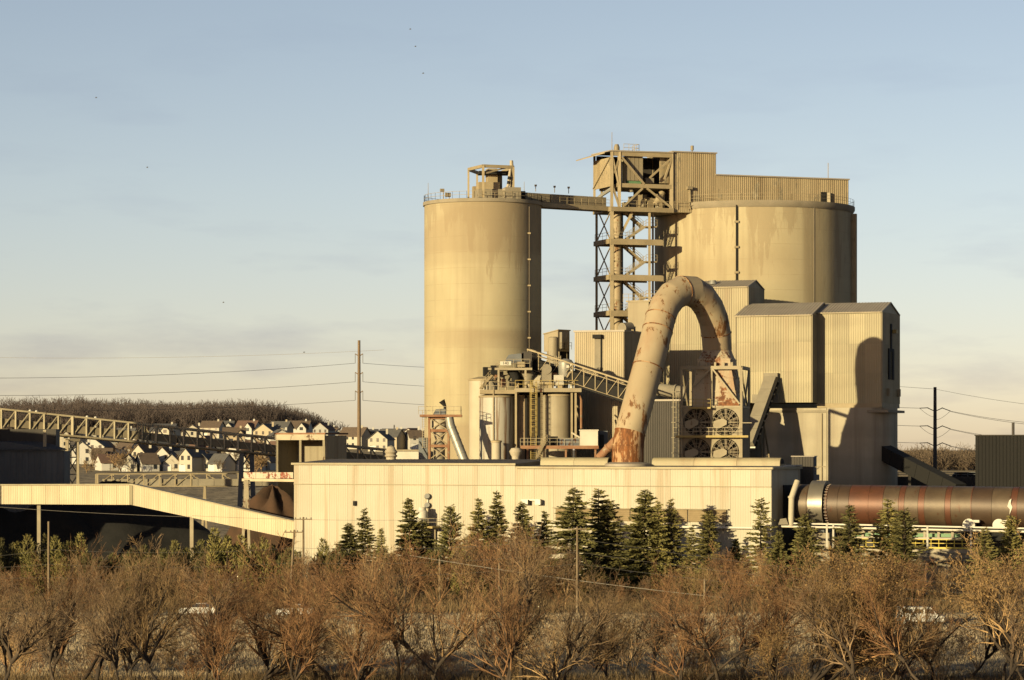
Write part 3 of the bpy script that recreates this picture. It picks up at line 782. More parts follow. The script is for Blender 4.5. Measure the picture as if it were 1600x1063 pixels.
# roofs: very low gables
r0 = LF(s0 - .25, -.25, z_l); r1 = LF(s1 + .2, -.25, z_l)
roof_plane(hall, r0, r1, LF(s0 - .25, 12, z_l + .55), LF(s1 + .2, 12, z_l + .55), m_roof, .6, .05)
roof_plane(hall, LF(s0 - .25, 24, z_l), LF(s1 + .2, 24, z_l), LF(s0 - .25, 12, z_l + .552), LF(s1 + .2, 12, z_l + .552), m_roof, .6, .05)
roof_plane(hall, LF(s1 + .22, -.25, z_r), LF(.25, -.25, z_r), LF(s1 + .22, LW + .2, z_r + .3), LF(.25, LW + .2, z_r + .3), m_roof, .6, .05)
MB().bar(LF(s0 - .25, -.32, z_l - .08), LF(s1 + .2, -.32, z_l - .08), .12, .3).build('eave_trim', m_clad, hall)
MB().bar(LF(s1 + .22, -.32, z_r - .08), LF(.3, -.32, z_r - .08), .12, .3).build('eave_trim', m_clad, hall)
MB().bar(LF(.32, -.3, z_r - .08), LF(.32, LW, z_r - .08), .12, .3).build('eave_trim', m_clad, hall)
MB().bar(LF(s0, -.02, zs), LF(0, -.02, zs), .16, .1).build('seam_flashing', m_clad, hall)
# louvre band and ledge
la, lb = LF.s_at(868), LF.s_at(1136); n = 9
for k in range(n):
    a = la + (lb - la) * k / n + .08; b = la + (lb - la) * (k + 1) / n - .08
    f = MB().extr([LF(a, -.02, 9.65), LF(b, -.02, 9.65), LF(b, -.02, 11.3), LF(a, -.02, 11.3)], -LF.n * .1).build('louver', m_louver, hall)
    mm = MB()
    for j in range(6): mm.bar(LF(a, -.16, 9.75 + j * .28), LF(b, -.16, 9.8 + j * .28), .08, .1)
    mm.build('louver_slat', m_louver, f)
MB().bar(LF(la - .3, -.25, 11.42), LF(lb + .3, -.25, 11.42), .4, .12).build('louver_hood', m_clad, hall)
MB().bar(LF(la - 1, -.45, 8.95), LF(-2, -.45, 8.95), .8, .28).build('ledge', m_white, hall)
for k in range(4): MB().bar(LF(lb + (k - 2) * 5, -.5, 9.15), LF(lb + (k - 2) * 5 + .6, -.5, 9.15), .4, .22).build('wall_lamp', m_dark, hall)
# opening in the dark end
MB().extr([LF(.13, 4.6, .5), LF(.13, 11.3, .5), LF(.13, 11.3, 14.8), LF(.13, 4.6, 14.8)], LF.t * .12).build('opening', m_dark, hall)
# stair step between the two roofs
MB().extr([LF(s1 + .18, .1, z_r), LF(s1 + .18, 12, z_r + .1), LF(s1 + .18, 12, z_l + .5), LF(s1 + .18, .1, z_l)], LF.t * .05).build('step_wall', m_clad_grey, hall)
# small fittings on the facade
q = LF(LF.s_at(555), -.15, Z(787, 424)); MB().box(q.to_tuple(), (.45, .3, .7), LF.rz).build('wall_lamp', m_dark, hall)
for px, py in ((669, 776), (669, 790)):
    q = LF(LF.s_at(px), -.3, Z(py, 420)); MB().tube(q, q + Vector((0, -.35, .08)), .45, .36, 12).build('wall_lamp', m_galv, hall, True)
q = LF(LF.s_at(669), -.12, Z(783, 420)); MB().box(q.to_tuple(), (.14, .1, 2.2), LF.rz).build('lamp_pipe', m_white, hall)
for dx in (-.9, 1.1):
    q = LF(LF.s_at(833) + dx, -.5, Z(785, 412.5)); MB().box(q.to_tuple(), (.9, .8, .7), LF.rz).build('wall_lamp', m_galv, hall)
q = LF(LF.s_at(831), -.3, Z(781.5, 412.5)); MB().box(q.to_tuple(), (3.0, .4, .2), LF.rz).build('lamp_arm', m_galv, hall)
st = thing('vent_stack', 'short white vent stack with railed yellow platform against the long hall', 'vent stack', LF(LF.s_at(672), -2.2, 0))
c = LF(LF.s_at(669), -2.0, 0)
MB().lathe(c, [(.85, 0), (.85, Z(800, 418)), (.6, Z(797, 418)), (.6, Z(793, 418))], 20).build('stack', m_white, st, True)
zz = Z(824, 418)
MB().box((c.x + .3, c.y, zz), (4.0, 2.6, .3), LF.rz).build('platform', m_yel, st)
MB().rail([c + Vector((-1.6, -1.2, zz + .15)), c + Vector((2.2, -1.4, zz + .15))], 1.15, 1.2, .07).build('railing', m_steel_l, st)
for dx in (-1.3, 1.9): member('leg', (c.x + dx, c.y - .8, 0), (c.x + dx, c.y - .8, zz), .18, m_steel, st)

# ridge ventilators on the hall roof
def ridge_vent(pa, pb, d, label):
    a, b = LF.s_at(pa, d), LF.s_at(pb, d); z0 = z_r + .15; r = .85
    o = thing('ridge_ventilator', label, 'roof vent', LF((a + b) / 2, d, z0), 'rounded ridge vents on the hall roof')
    n = max(2, round((b - a) / 6)); 
    for k in range(n):
        aa = a + (b - a) * k / n; bb = a + (b - a) * (k + 1) / n - .04
        prof = [LF(aa, d + r * math.cos(t), z0 + .05 + r * .95 * max(0, math.sin(t)) + .35 * (1 if 0 < i < 12 else 0)) for i, t in enumerate(np.linspace(0, math.pi, 13))]
        MB().extr(prof, LF(bb, 0, 0) - LF(aa, 0, 0)).build('hood_section', m_clad, o, True)
    prof = [LF(b - .02, d + r * .9 * math.cos(t), z0 + .05 + r * .85 * max(0, math.sin(t)) + .3) for t in np.linspace(0, math.pi, 13)]
    MB().extr(prof, LF.t * .06).build('end_cap', m_dark, o)
ridge_vent(848, 953, 6.6, 'shorter rounded ridge vent left of the rusty duct foot')
ridge_vent(1022, 1222, 7.0, 'longer rounded ridge vent below the cooling fans')
# dark annex block behind the hall end
ax = thing('annex_block', 'small dark box annex on the right end of the long hall', 'building', LF(2.2, 13.5, 0))
AX = Fr(1237, 412, 12)
m = MB(); m.prism(AX.quad(0, 3.15, 0, 4), 0, Z(714, 412)); m.build('wall', m_darkclad, ax)
clad(ax, AX(0, -.02, 0), AX(3.15, -.02, 0), 9, Z(714.3, 412), m_darkclad, 1.6, .4)
MB().prism(AX.quad(-.1, 3.25, -.15, 4.1), Z(714, 412) + .01, Z(712.5, 412)).build('roof', m_roof, ax)
mb = MB(); q = AX(3.15, .3, Z(730, 412)); mb.bar(q, q + Vector((1.7, 0, .1)), .1); mb.bar(q - Vector((0, 0, .6)), q + Vector((.9, 0, .05)), .08); mb.bar(q + Vector((1.6, 0, .1)), q + Vector((1.6, 0, -.3)), .08)
mb.build('bracket', m_steel, ax)
MB().box((AX(3.5, .3, Z(746, 412))).to_tuple(), (.8, .6, .8)).build('junction_box', m_steel_b, ax)

# ------------------------------------------------------------------ gooseneck duct and fan cooled hopper tower
dk = thing('gooseneck_duct', 'huge rusting hairpin duct rising from the hall roof', 'duct', P(981, 724, 412.5))
ctr = [(981, 728, 412.5), (981, 697, 412.5), (984.5, 676, 412.8), (993, 645, 413.6), (1002.5, 610, 415), (1012, 575, 416.6), (1021, 541, 418.4), (1027.5, 516, 419.6), (1032, 497, 420.8), (1039, 478, 422.2), (1050.5, 463, 423.8),
       (1065.5, 454.5, 425.6), (1082, 455.5, 427.4), (1096.5, 465, 429.2), (1107.5, 481, 430.8), (1115, 500, 432), (1119, 522, 433), (1120.5, 548, 433.6)]
pts = [P(a, b, 412.5 + (c - 412.5) * .72) for a, b, c in ctr]; rad = [2.2] * len(pts); rad[0] = rad[1] = 2.28; rad[-1] = 2.15
nn = 36; whole = MB().path(pts, rad, nn, False)
for i in range(len(pts) - 1):
    m = MB(); m.v = whole.v[i * nn:(i + 2) * nn]; m.f = [(j, (j + 1) % nn, nn + (j + 1) % nn, nn + j) for j in range(nn)]
    m.build('duct_section', m_ductband if i < 2 else m_duct, dk, True, label='rust-streaked duct foot' if i == 0 else None)
for i in (1, 2, 5, 7, 8, 11, 16):
    d = (pts[min(i + 1, len(pts) - 1)] - pts[i - 1]).normalized()
    MB().tube(pts[i] - d * .07, pts[i] + d * .07, rad[i] * 1.035, n=nn).build('flange', m_ductband, dk, True)
MB().lathe((pts[0].x, pts[0].y, z_r + .1), [(3.3, 0), (3.3, .35), (2.5, .6)], 24).build('roof_curb', m_roof, dk, True)

FY = 424.5
FF = Fr(1067, FY, 12); FL = FF.s_at(1158); FD = 9.0
ft = thing('cooler_tower', 'hopper tower with four large fans under the hairpin duct', 'cooling tower', FF(FL / 2, 4, 0))
zt0 = Z(636, FY); zt1 = Z(575, FY); zpl = Z(684, FY)
MB().prism(FF.quad(0.05, FL - .05, .9, FD), 0, zt0 - .1).build('casing', m_dark, ft)
clad(ft, FF(FL, .3, 0), FF(FL, FD, 0), 8, zt0, m_clad_grey, 3, .4)
fz = [Z(660, FY), Z(706.5, FY)]; fs_ = [FF.s_at(1089), FF.s_at(1133.5)]; fr = 2.03
# front plate with round openings
def fan_plate(a, b, z0, z1, c, r, parent):
    out = []; n = 40
    ring = [(c[0] + r * math.cos(t), c[1] + r * math.sin(t)) for t in np.linspace(0, 2 * math.pi, n, endpoint=False)]
    sq = []
    for t in np.linspace(0, 2 * math.pi, n, endpoint=False):
        dx, dz = math.cos(t), math.sin(t)
        k = min(((b - c[0]) if dx > 0 else (c[0] - a)) / max(abs(dx), 1e-6), ((z1 - c[1]) if dz > 0 else (c[1] - z0)) / max(abs(dz), 1e-6))
        sq.append((c[0] + dx * k, c[1] + dz * k))
    m = MB(); vs_ = [FF(u, 0, z) for u, z in ring] + [FF(u, 0, z) for u, z in sq] + [FF(u, .5, z) for u, z in ring]
    fs = [(j, (j + 1) % n, n + (j + 1) % n, n + j) for j in range(n)] + [(j, 2 * n + j, 2 * n + (j + 1) % n, (j + 1) % n) for j in range(n)]
    m.add(vs_, fs); return m.build('fan_plate', m_clad_grey, parent)
mid = (fs_[0] + fs_[1]) / 2; zm_ = (fz[0] + fz[1]) / 2
BL = None
for i in (0, 1):
    for j in (0, 1):
        a, b = ((0, mid), (mid, FL))[i]; z0, z1 = ((zm_ - .1, zt0), (14, zm_ - .1))[j]
        fan_plate(a, b, z0, z1, (fs_[i], fz[j]), fr, ft)
        c = FF(fs_[i], .45, fz[j])
        hub = MB().tube(c - FF.n * .35, c + FF.n * .3, .4, n=14).build('fan', m_blade, ft, True)
        for k in range(10):
            t = 2 * math.pi * k / 10 + i * .3
            e = FF.t * math.cos(t) + Vector((0, 0, math.sin(t))); w_ = (FF.t * -math.sin(t) + Vector((0, 0, math.cos(t))))
            p0, p1 = c + e * .35, c + e * 1.92
            MB().extr([p0 - w_ * .14 - FF.n * .1, p1 - w_ * .2 - FF.n * .12, p1 + w_ * .26 + FF.n * .12, p0 + w_ * .16 + FF.n * .1], FF.n * .04).build('blade', m_blade, hub)
        gd = FF(fs_[i], -.25, fz[j])
        mm = MB()
        for k in range(16):
            t = 2 * math.pi * k / 16; e = FF.t * math.cos(t) + Vector((0, 0, math.sin(t)))
            mm.bar(gd + e * .5, gd + e * fr, .045)
        for rr in (.8, 1.3, 1.85):
            loop = [gd + (FF.t * math.cos(t) + Vector((0, 0, math.sin(t)))) * rr for t in np.linspace(0, 2 * math.pi, 25)]
            for u_, v_ in zip(loop[:-1], loop[1:]): mm.bar(u_, v_, .04)
        mm.build('fan_guard', m_steel_l, hub)
        kt = [(-1.75, -.6), (-1.65, .15), (-.25, .55), (.3, .2), (.25, -.35), (-1.2, -1.1)]
        MB().extr([gd + FF.t * u + Vector((0, 0, v)) for u, v in kt], -FF.n * .35).build('belt_guard', m_steel_l, hub)
        MB().bar(gd + FF.t * .1, gd + FF.t * 1.7, .1, .12).build('shaft_bar', m_steel_l, hub)
# pyramid hopper: round neck to wide foot
zc = pts[-1].z; top_c = pts[-1]
def rect_ring(a, b, d0, d1, z, n=36):
    cx, cd = (a + b) / 2, (d0 + d1) / 2; out = []
    for t in np.linspace(0, 2 * math.pi, n, endpoint=False):
        dx, dy = math.cos(t), math.sin(t); k = min((b - a) / 2 / max(abs(dx), 1e-6), (d1 - d0) / 2 / max(abs(dy), 1e-6))
        out.append(FF(cx + dx * k, cd + dy * k, z))
    return out
sc_ = FF.s_at(1119, 3.2)
ringA = [FF(0, 0, 0) * 0 + top_c + FF.t * (2.15 * math.cos(t)) + FF.n * (2.15 * math.sin(t)) for t in np.linspace(0, 2 * math.pi, 36, endpoint=False)]
zA2, zB = Z(562, FY), Z(572, FY)
ringB = rect_ring(sc_ - 2.5, sc_ + 2.6, .9, 6.4, zA2)
ringC = rect_ring(sc_ - 2.9, sc_ + 3.0, .55, 7.2, Z(590, FY))
ringD = rect_ring(sc_ - 3.35, sc_ + 3.45, .4, 7.9, Z(612, FY))
ringE = rect_ring(1.4, FL - .3, .25, 8.7, zt0)
for k, (a, b) in enumerate(((ringA, ringB), (ringB, ringC), (ringC, ringD), (ringD, ringE))):
    m = MB(); n = 36; m.add(list(a) + list(b), [(j, (j + 1) % n, n + (j + 1) % n, n + j) for j in range(n)])
    m.build('hopper_section', m_hop, ft)
for rr_ in (ringB, ringC, ringD):
    m = MB()
    for u_, v_ in zip(rr_, rr_[1:] + rr_[:1]):
        if (u_ - v_).length > .01: m.bar(u_, v_, .16, .22)
    m.build('stiffener', m_hop, ft)
for (a, d) in ((FL, 0), (FL, FD), (-.2, 0), (-.2, FD)):
    member('column', FF(a, d, 8), FF(a, d, zt1), .34, m_steel_l, ft)
for a, b in (((-.2, 0), (FL, 0)), ((FL, 0), (FL, FD)), ((-.2, 0), (-.2, FD))):
    member('beam', FF(*a, zt1), FF(*b, zt1), .35, m_steel_l, ft, .5)
    member('beam', FF(*a, zt0), FF(*b, zt0), .3, m_steel_l, ft, .3)
mdl = FF.s_at(1112)
member('post', FF(mdl, -.1, zt0), FF(mdl, -.1, zt1), .25, m_steel_l, ft)
for a, b in (((mdl, -.1, zt1), (FL - .2, -.1, zt0 + .4)), ((mdl, -.1, zt1), (1.4, -.1, zt0 + 2.8)), ((FL, 0, zt1), (FL, FD * .8, zt0)), ((FL, FD, zt1), (FL, FD * .4, zt0)), ((-.2, 0, zt1), (-.2, FD * .7, zt0)), ((-.2, .2, zt0 + .3), (.9, .2, zt1 - 1.5))):
    member('brace', FF(*a), FF(*b), .22, m_steel_l, ft)
for k in range(9):
    s_ = sc_ - 2.2 + k * .62
    if k % 2 == 0: MB().box(FF(s_, .2, zt1 + .5).to_tuple(), (.3, .3, .6), FF.rz).build('clip', m_steel_l, ft)
MB().extr([FF(-.9, -1.3, zpl), FF(FL + 1.2, -1.3, zpl), FF(FL + 1.2, -.08, zpl), FF(-.9, -.08, zpl)], (0, 0, .32)).build('walkway', m_yel, ft)
MB().rail([FF(-.6, -1.25, zpl + .3), FF(FL, -1.25, zpl + .3)], 1.15, 1.1, .07).build('railing', m_steel_l, ft)
MB().extr([FF(1.0, -1.2, zt0 - .3), FF(mdl, -1.2, zt0 - .3), FF(mdl, -.1, zt0 - .3), FF(1, -.1, zt0 - .3)], (0, 0, .25)).build('upper_walkway', m_yel, ft)
MB().rail([FF(1.0, -1.15, zt0 - .05), FF(mdl, -1.15, zt0 - .05)], 1.15, 1.1, .07).build('railing', m_yel, ft)
mb = MB(); c = FF(-.9, -.2, 0)
for dx, dy in ((-.5, 0), (.4, 0), (-.5, .8), (.4, .8), (-.1, -.3)): mb.bar((c.x + dx, c.y + dy, 8), (c.x + dx, c.y + dy, zt0 + 2), .07)
for k in range(18): 
    z = 17 + k * .75
    if z < zt0 + 2: mb.bar((c.x - .5, c.y, z), (c.x + .4, c.y, z), .05)
    if k % 3 == 0: mb.bar((c.x - .8, c.y - .4, z), (c.x + .7, c.y - .4, z), .09)
mb.build('caged_ladder', m_steel_l, ft)
MB().bar(FF(FL + .1, -.3, fz[0] - .1), FF(FL + 1.6, -.3, fz[0] - .1), .12).build('bracket', m_steel_l, ft)

# ------------------------------------------------------------------ clad buildings and concrete block at right
RF = Fr(1377, 459, 21)
sR2 = RF.s_at(1277); 
def gable_house(name, label, fr_, a, b, d0, d1, z0, ze, zr, mat, ends=True, roofm=None, rows=None):
    t = thing(name, label, 'building', fr_((a + b) / 2, (d0 + d1) / 2, z0))
    dm = (d0 + d1) / 2
    prof = [fr_(a, d0, z0), fr_(a, d0, ze), fr_(a, dm, zr), fr_(a, d1, ze), fr_(a, d1, z0)]
    MB().extr(prof, fr_(b, 0, 0) - fr_(a, 0, 0)).build('wall', mat, t)
    rows = rows or [z0, ze]
    for u, v in zip(rows[:-1], rows[1:]):
        clad(t, fr_(a, d0 - .02, 0), fr_(b, d0 - .02, 0), u, v - .02, mat, 2.6, .4, .06)
        clad(t, fr_(b + .02, d0, 0), fr_(b + .02, d1, 0), u, v - .02, mat, 2.6, .4, .06)
    rm = roofm or m_roof
    for e_, dd_ in ((a, d0 - .1), (b + .1, d0 - .06), (b + .1, d1)): MB().bar(fr_(e_, dd_, z0), fr_(e_, dd_, ze - .1), .16).build('corner_flashing', m_clad_grey, t)
    MB().bar(fr_(a, d0 - .3, ze - .12), fr_(b, d0 - .3, ze - .12), .18).build('gutter', m_steel_l, t)
    roof_plane(t, fr_(a - .2, d0 - .25, ze - .03), fr_(b + .2, d0 - .25, ze - .03), fr_(a - .2, dm, zr + .1), fr_(b + .2, dm, zr + .1), rm, .5, .05)
    roof_plane(t, fr_(a - .2, d1 + .25, ze - .03), fr_(b + .2, d1 + .25, ze - .03), fr_(a - .2, dm, zr + .102), fr_(b + .2, dm, zr + .102), rm, .5, .05)
    return t
zb2 = Z(630, 459); ze2 = Z(487, 459); zr2 = Z(474, 466)
r2 = gable_house('conveyor_house', 'cream ribbed gabled house overhanging the concrete bins at far right', RF, sR2, 0, 0, 12, zb2, ze2, zr2, m_clad, rows=[zb2, zb2 + 4.8, zb2 + 9.5, ze2])
m = MB(); m.prism(RF.quad(sR2, .1, -.1, 12.1), zb2 - .7, zb2 - .01); m.build('floor_slab', m_steel, r2)
for (d, z0, z1) in ((5.2, 31.5 + 4, 40), (4.0, 31, 36), (6.4, 31, 36)):
    MB().box(RF(.12, d + .8, (z0 + z1) / 2).to_tuple(), (.25, 1.3 if d < 5 or d > 6 else .9, z1 - z0), RF.rz).build('end_window', m_dark, r2)
MB().box(RF(.5, 7.2, 38.8).to_tuple(), (.8, 1.2, .6), RF.rz).build('end_lamp', m_yel, r2)
for d in (3.5, 10.5): MB().box(RF(.3, d, zb2 + 1.8).to_tuple(), (.6, .7, 1.2), RF.rz).build('end_bracket', m_steel, r2)
s1L = RF.s_at(1150, -3.3); s1R = RF.s_at(1268, -3.3)
ze1 = Z(492.5, 462); zr1 = Z(476, 471)
r1 = gable_house('mill_house', 'cream ribbed wall with shallow grey roof behind the inclined conveyor', RF, s1L, s1R, -3.3, 11, Z(629, 460), ze1, zr1, m_clad, rows=[Z(629, 460), Z(629, 460) + 5, Z(629, 460) + 9.7, ze1])
# upper block behind the elbow
TF = Fr(1168, 470, 21); sTL = TF.s_at(1047)
tb = gable_house('feed_house', 'taller cream ribbed house with small gable rising behind the hairpin duct', TF, sTL, 0, 0, 9.3, 0, Z(447.5, 470), Z(439, 475), m_clad, rows=[0, 14, 28, 37, Z(447.5, 470)])
MB().tube(TF(-6.5, 2, Z(443, 472)), TF(-6.5, 2, Z(437, 472)), .7, .5, 12).build('roof_vent', m_galv, tb, True)
# concrete block
cb = thing('concrete_bins', 'board-marked concrete bins under the ribbed houses', 'bins', RF(-10, 5, 0))
sbl = RF.s_at(1196); sbm = RF.s_at(1293)
MB().prism(RF.quad(sbl, sbm - .02, -.6, 10), 0, zb2 - .75).build('bin', m_conc3, cb)
rr = 4.6; a, b, d0, d1 = sbm, 1.0, -1.0, 11.0; poly = []
for cx, cd, t0 in ((b - rr, d0 + rr, -90), (b - rr, d1 - rr, 0), (a + .6, d1 - .6, 90), (a + .6, d0 + .6, 180)):
    r_ = rr if cx > -5 else .6
    for t in np.linspace(R(t0), R(t0 + 90), 9): poly.append(RF(cx + r_ * math.cos(t), cd + r_ * math.sin(t), 0).xy)
m = MB(); m.prism(poly, 0, zb2 - .72); m.build('bin', m_conc3, cb, True)
MB().prism(RF.quad(sbl - .2, 1.3, -.75, 10.6), zb2 - 1.5, zb2 - 1.1).build('cap_beam', m_concd, cb)
for px in (1284,): 
    q = RF(RF.s_at(px, -.75), -.75, 0); MB().bar(q, q + Vector((0, 0, zb2 - 1.6)), .14).build('conduit', m_steel, cb)
MB().box(RF(RF.s_at(1206), -2.6, Z(622, 455)).to_tuple(), (4.4, 2.5, 1.4), RF.rz).build('ledge', m_dust, cb)

# inclined conveyor against the block
ic = thing('inclined_conveyor', 'steep dusty boxed conveyor leaning between fan tower and bins', 'conveyor', P(1178, 690, 450))
pa, pb = P(1205, 591, 461), P(1168, 694, 453)
d = (pb - pa).normalized(); u_, v_ = perp(d)
for k in range(5):
    a = pa + d * ((pb - pa).length * k / 5 + .03); b = pa + d * ((pb - pa).length * (k + 1) / 5 - .03)
    MB().bar(a, b, 2.0, 1.0).build('cover_section', m_dust, ic)
dwn = v_ if v_.z < 0 else -v_
for k in range(11):
    a = pa.lerp(pb, k / 10) + dwn * .8 
    member('idler', a - u_ * 1.1, a + u_ * 1.1, .25, m_galv, ic)
MB().bar(pa + dwn * 1.1, pb + dwn * 1.1, 1.9, .35).build('girder', m_dark, ic)
mb = MB(); mb.stair(P(1184, 668, 459), P(1192, 716, 457), (1.0, 0), 16).build('stair_flight', m_steel, ic)
MB().box(P(1206, 588, 462).to_tuple(), (2.3, 1.6, 1.0), RF.rz).build('head_box', m_dust, ic)

# building left of the duct
MF = Fr(975, 452, 21); sML = MF.s_at(898)
zM = Z(518.5, 452)
m_clad_m = M('tan_tower_cladding', (.50, .42, .28), (.43, .355, .23), .2, .65, streak=((.30, .22, .13), .7, .6), rnd=.05)
mbd = thing('clad_tower', 'dusty ribbed cladding tower left of the hairpin duct', 'building', MF(sML / 2, 5, 0))
MB().prism(MF.quad(sML, 0, 0, 9.5), 0, zM).build('wall', m_clad_m, mbd)
for u, v in ((0, 10), (10, 26), (26, zM)):
    clad(mbd, MF(sML, -.02, 0), MF(0, -.02, 0), u, v - .02, m_clad_m, 2.0, .34, .06)
    clad(mbd, MF(.02, 0, 0), MF(.02, 9.5, 0), u, v - .02, m_clad_m, 2.4, .34, .06)
MB().prism(MF.quad(sML - .15, .15, -.2, 9.6), zM + .01, zM + .3).build('roof', m_roof, mbd)
sd = MF.s_at(934.5)
MB().extr([MF(sd - .5, -.13, Z(580, 453)), MF(sd + .5, -.13, Z(580, 453)), MF(sd + .5, -.13, Z(530, 453)), MF(sd - .5, -.13, Z(530, 453))], -MF.n * .15).build('duct_strip', m_dust, mbd)
MB().bar(MF(sd + .6, -.25, Z(580, 453)), MF(sd + .6, -.25, Z(526, 453)), .16).build('strip_edge', m_dark, mbd)
MB().bar(MF(sd - .65, -.5, Z(526, 453)), MF(sd + .8, -.5, Z(526, 453)), .8, .6).build('strip_hood', m_dark, mbd)
# low shed behind the duct and pipe, clad dark in place of shade
sh = Fr(1062, 440, 21); ssL = sh.s_at(1000)
ls = thing('low_shed', 'low dark shed in shade between the duct legs', 'building', sh(ssL / 2, 4, 0))
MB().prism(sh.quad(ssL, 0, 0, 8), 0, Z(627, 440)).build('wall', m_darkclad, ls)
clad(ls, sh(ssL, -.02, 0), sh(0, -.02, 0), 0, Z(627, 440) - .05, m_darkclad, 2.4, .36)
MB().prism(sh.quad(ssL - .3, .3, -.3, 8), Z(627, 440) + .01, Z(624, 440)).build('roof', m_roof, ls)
pp = thing('cross_pipe', 'fat horizontal dusty pipe running behind the hairpin duct', 'pipe', P(1040, 612, 447))
MB().path([P(1008, 606, 448), P(1045, 611, 447), P(1074, 614, 446)], .98, 18).build('pipe', m_dust, pp, True)
for k in (0.3, .7): 
    q = P(1008, 606, 448).lerp(P(1074, 614, 446), k); MB().tube(q, q + Vector((.25, -.1, -.02)), 1.08, n=18).build('flange', m_dust, pp, True)
ub = thing('penthouse_box', 'small tan box room on stilts above the gravel hoppers behind the tower', 'building', P(1012, 500, 480))
q = P(1003, 497, 480)
MB().box(q.to_tuple(), (3.6, 4, 5.2), -.35).build('wall', m_clad_grey, ub)
for k in range(6): MB().box((q.x + .9, q.y - 1.9, q.z - 2 + k * .75), (2.0, .3, .1), -.35).build('siding_board', m_clad_grey, ub)
MB().rail([q + Vector((-3.2, -1.5, 2.6)), q + Vector((3.2, -2.0, 2.6))], 1.3, .9, .07).build('railing', m_steel_l, ub)
MB().box((q.x, q.y, q.z + 2.7), (4.2, 4.4, .25), -.35).build('roof', m_steel_l, ub)
for dx in (-1.4, 1.4): member('leg', (q.x + dx, q.y - 1, 0), (q.x + dx, q.y - 1, q.z - 2.5), .4, m_steel, ub)
dr = thing('roof_blower', 'small round blower drum on the roof of the ribbed tower', 'blower', P(977, 513, 456))
MB().tube(P(972, 513, 455), P(985, 512, 456.5), .85, n=16).build('drum', m_dust, dr, True)
MB().box(P(986, 515, 457).to_tuple(), (1.4, 1, .9)).build('motor', m_dust, dr)
MB().box((P(977, 517, 456)).to_tuple(), (2.6, 1.2, .35)).build('base', m_steel, dr)

# ------------------------------------------------------------------ tanks, platforms and machines in the middle
def tank(name, label, px, Y, rpx, ptop, mat, cone=.5, seams=4, group='small tanks behind the hall'):
    r = rpx * Y / F; c = Vector((X(px, Y), Y, 0)); zt = Z(ptop, Y)
    t = thing(name, label, 'tank', c, group)
    MB().lathe(c, [(r, 0), (r, zt * .5), (r, zt)], 40).build('shell', mat, t, True)
    MB().lathe(c + Vector((0, 0, zt)), [(r + .12, -.15), (r + .12, .12), (r * .4, cone), (.1, cone + .05)], 40).build('roof', m_steel, t, True)
    for k in range(seams):
        z = zt - (k + 1) * (zt - 17) / (seams + .5)
        MB().lathe(c + Vector((0, 0, z)), [(r + .035, 0), (r + .035, .1)], 40, False).build('hoop', mat, t, True)
    return t
tank('tall_tank', 'tall pale tank half hidden behind the streaked tanks', 757, 456, 24, 594, m_tank4)
tA = tank('streaked_tank', 'white tank with long rust streaks beside the yellow ladder', 776, 446, 27, 620, m_tank)
tank('brown_tank', 'brown rusted tank partly hidden right of the white streaked tank', 817, 449, 23, 619, m_tank2)
tank('khaki_tank', 'khaki ribbed tank below the machine platform', 871, 446, 23, 618, m_tank3)
c0 = Vector((X(771, 446), 446 - 2.75, 0)); MB().bar((c0.x, c0.y, 17), (c0.x, c0.y, Z(605, 443)), .16).build('drain_pipe', m_steel, tA)
tank('small_drum', 'small cream drum standing in front of the streaked tank', 775.5, 441, 7.5, 690, m_tank4, .2, 1)
tv = thing('roof_cap_vent', 'squat mushroom vent on a stub behind the hall roof', 'roof vent', P(806, 714, 436))
c = P(806, 714, 436); MB().lathe((c.x, c.y, 0), [(.6, 10), (.6, c.z), (.8, c.z + .3), (1.0, c.z + .8), (.7, c.z + 1.3), (.2, c.z + 1.4)], 20).build('cap', m_tank4, tv, True)

mp = thing('machine_platform', 'steel platform with yellow railings carrying machines over the tanks', 'platform', P(855, 612, 446))
zp = Z(610, 444)
xa, xb = X(805, 445), X(908, 445)
MB().box(((xa + xb) / 2, 446.2, zp), (xb - xa, 6.6, .45)).build('deck', m_steel_l, mp)
MB().bar((xa, 442.8, zp), (xb, 442.8, zp), .25, .6).build('edge_beam', m_steel_l, mp)
MB().rail([(xa, 442.9, zp + .3), (X(886, 445), 442.9, zp + .3), (xb, 442.9, zp + .3), (xb, 449, zp + .3)], 1.2, 1.3, .07).build('railing', m_yel, mp)
for px in (806, 846, 893, 899): member('leg', (X(px, 445), 443.4, 0), (X(px, 445), 443.4, zp), .32, m_steel, mp)
for px in (822, 836, 842): member('riser_pipe', (X(px, 447), 446.5, 0), (X(px, 447), 446.5, zp), .36, m_dark, mp)
mb = MB(); cx = X(833.5, 443)
for dx in (-.42, .42): mb.bar((cx + dx, 442, 17), (cx + dx, 442, zp + 1.4), .09)
for k in range(44):
    z = 17 + k * .32
    if z < zp + 1.2: mb.bar((cx - .42, 442, z), (cx + .42, 442, z), .05)
for k in range(10):
    z = zp + 1.2 - k * .85
    if z > Z(681, 442): 
        pr = [(cx + .55 * math.cos(t), 442 - .75 * abs(math.sin(t)), z) for t in np.linspace(math.pi, 2 * math.pi, 7)]
        for a, b in zip(pr[:-1], pr[1:]): mb.bar(a, b, .06)
for dx in (-.55, -.3, .3, .55): mb.bar((cx + dx, 441.5, Z(681, 442)), (cx + dx, 441.5, zp + 1.2), .05)
mb.build('caged_ladder', m_yel, mp)
# black box behind the ladder, standing in for shade between the pipes
mb = MB(); mb.box((X(838, 450), 451, Z(650, 450)), (3.2, 1.2, 9)); mb.build('pipe_shaft', m_dark, mp)
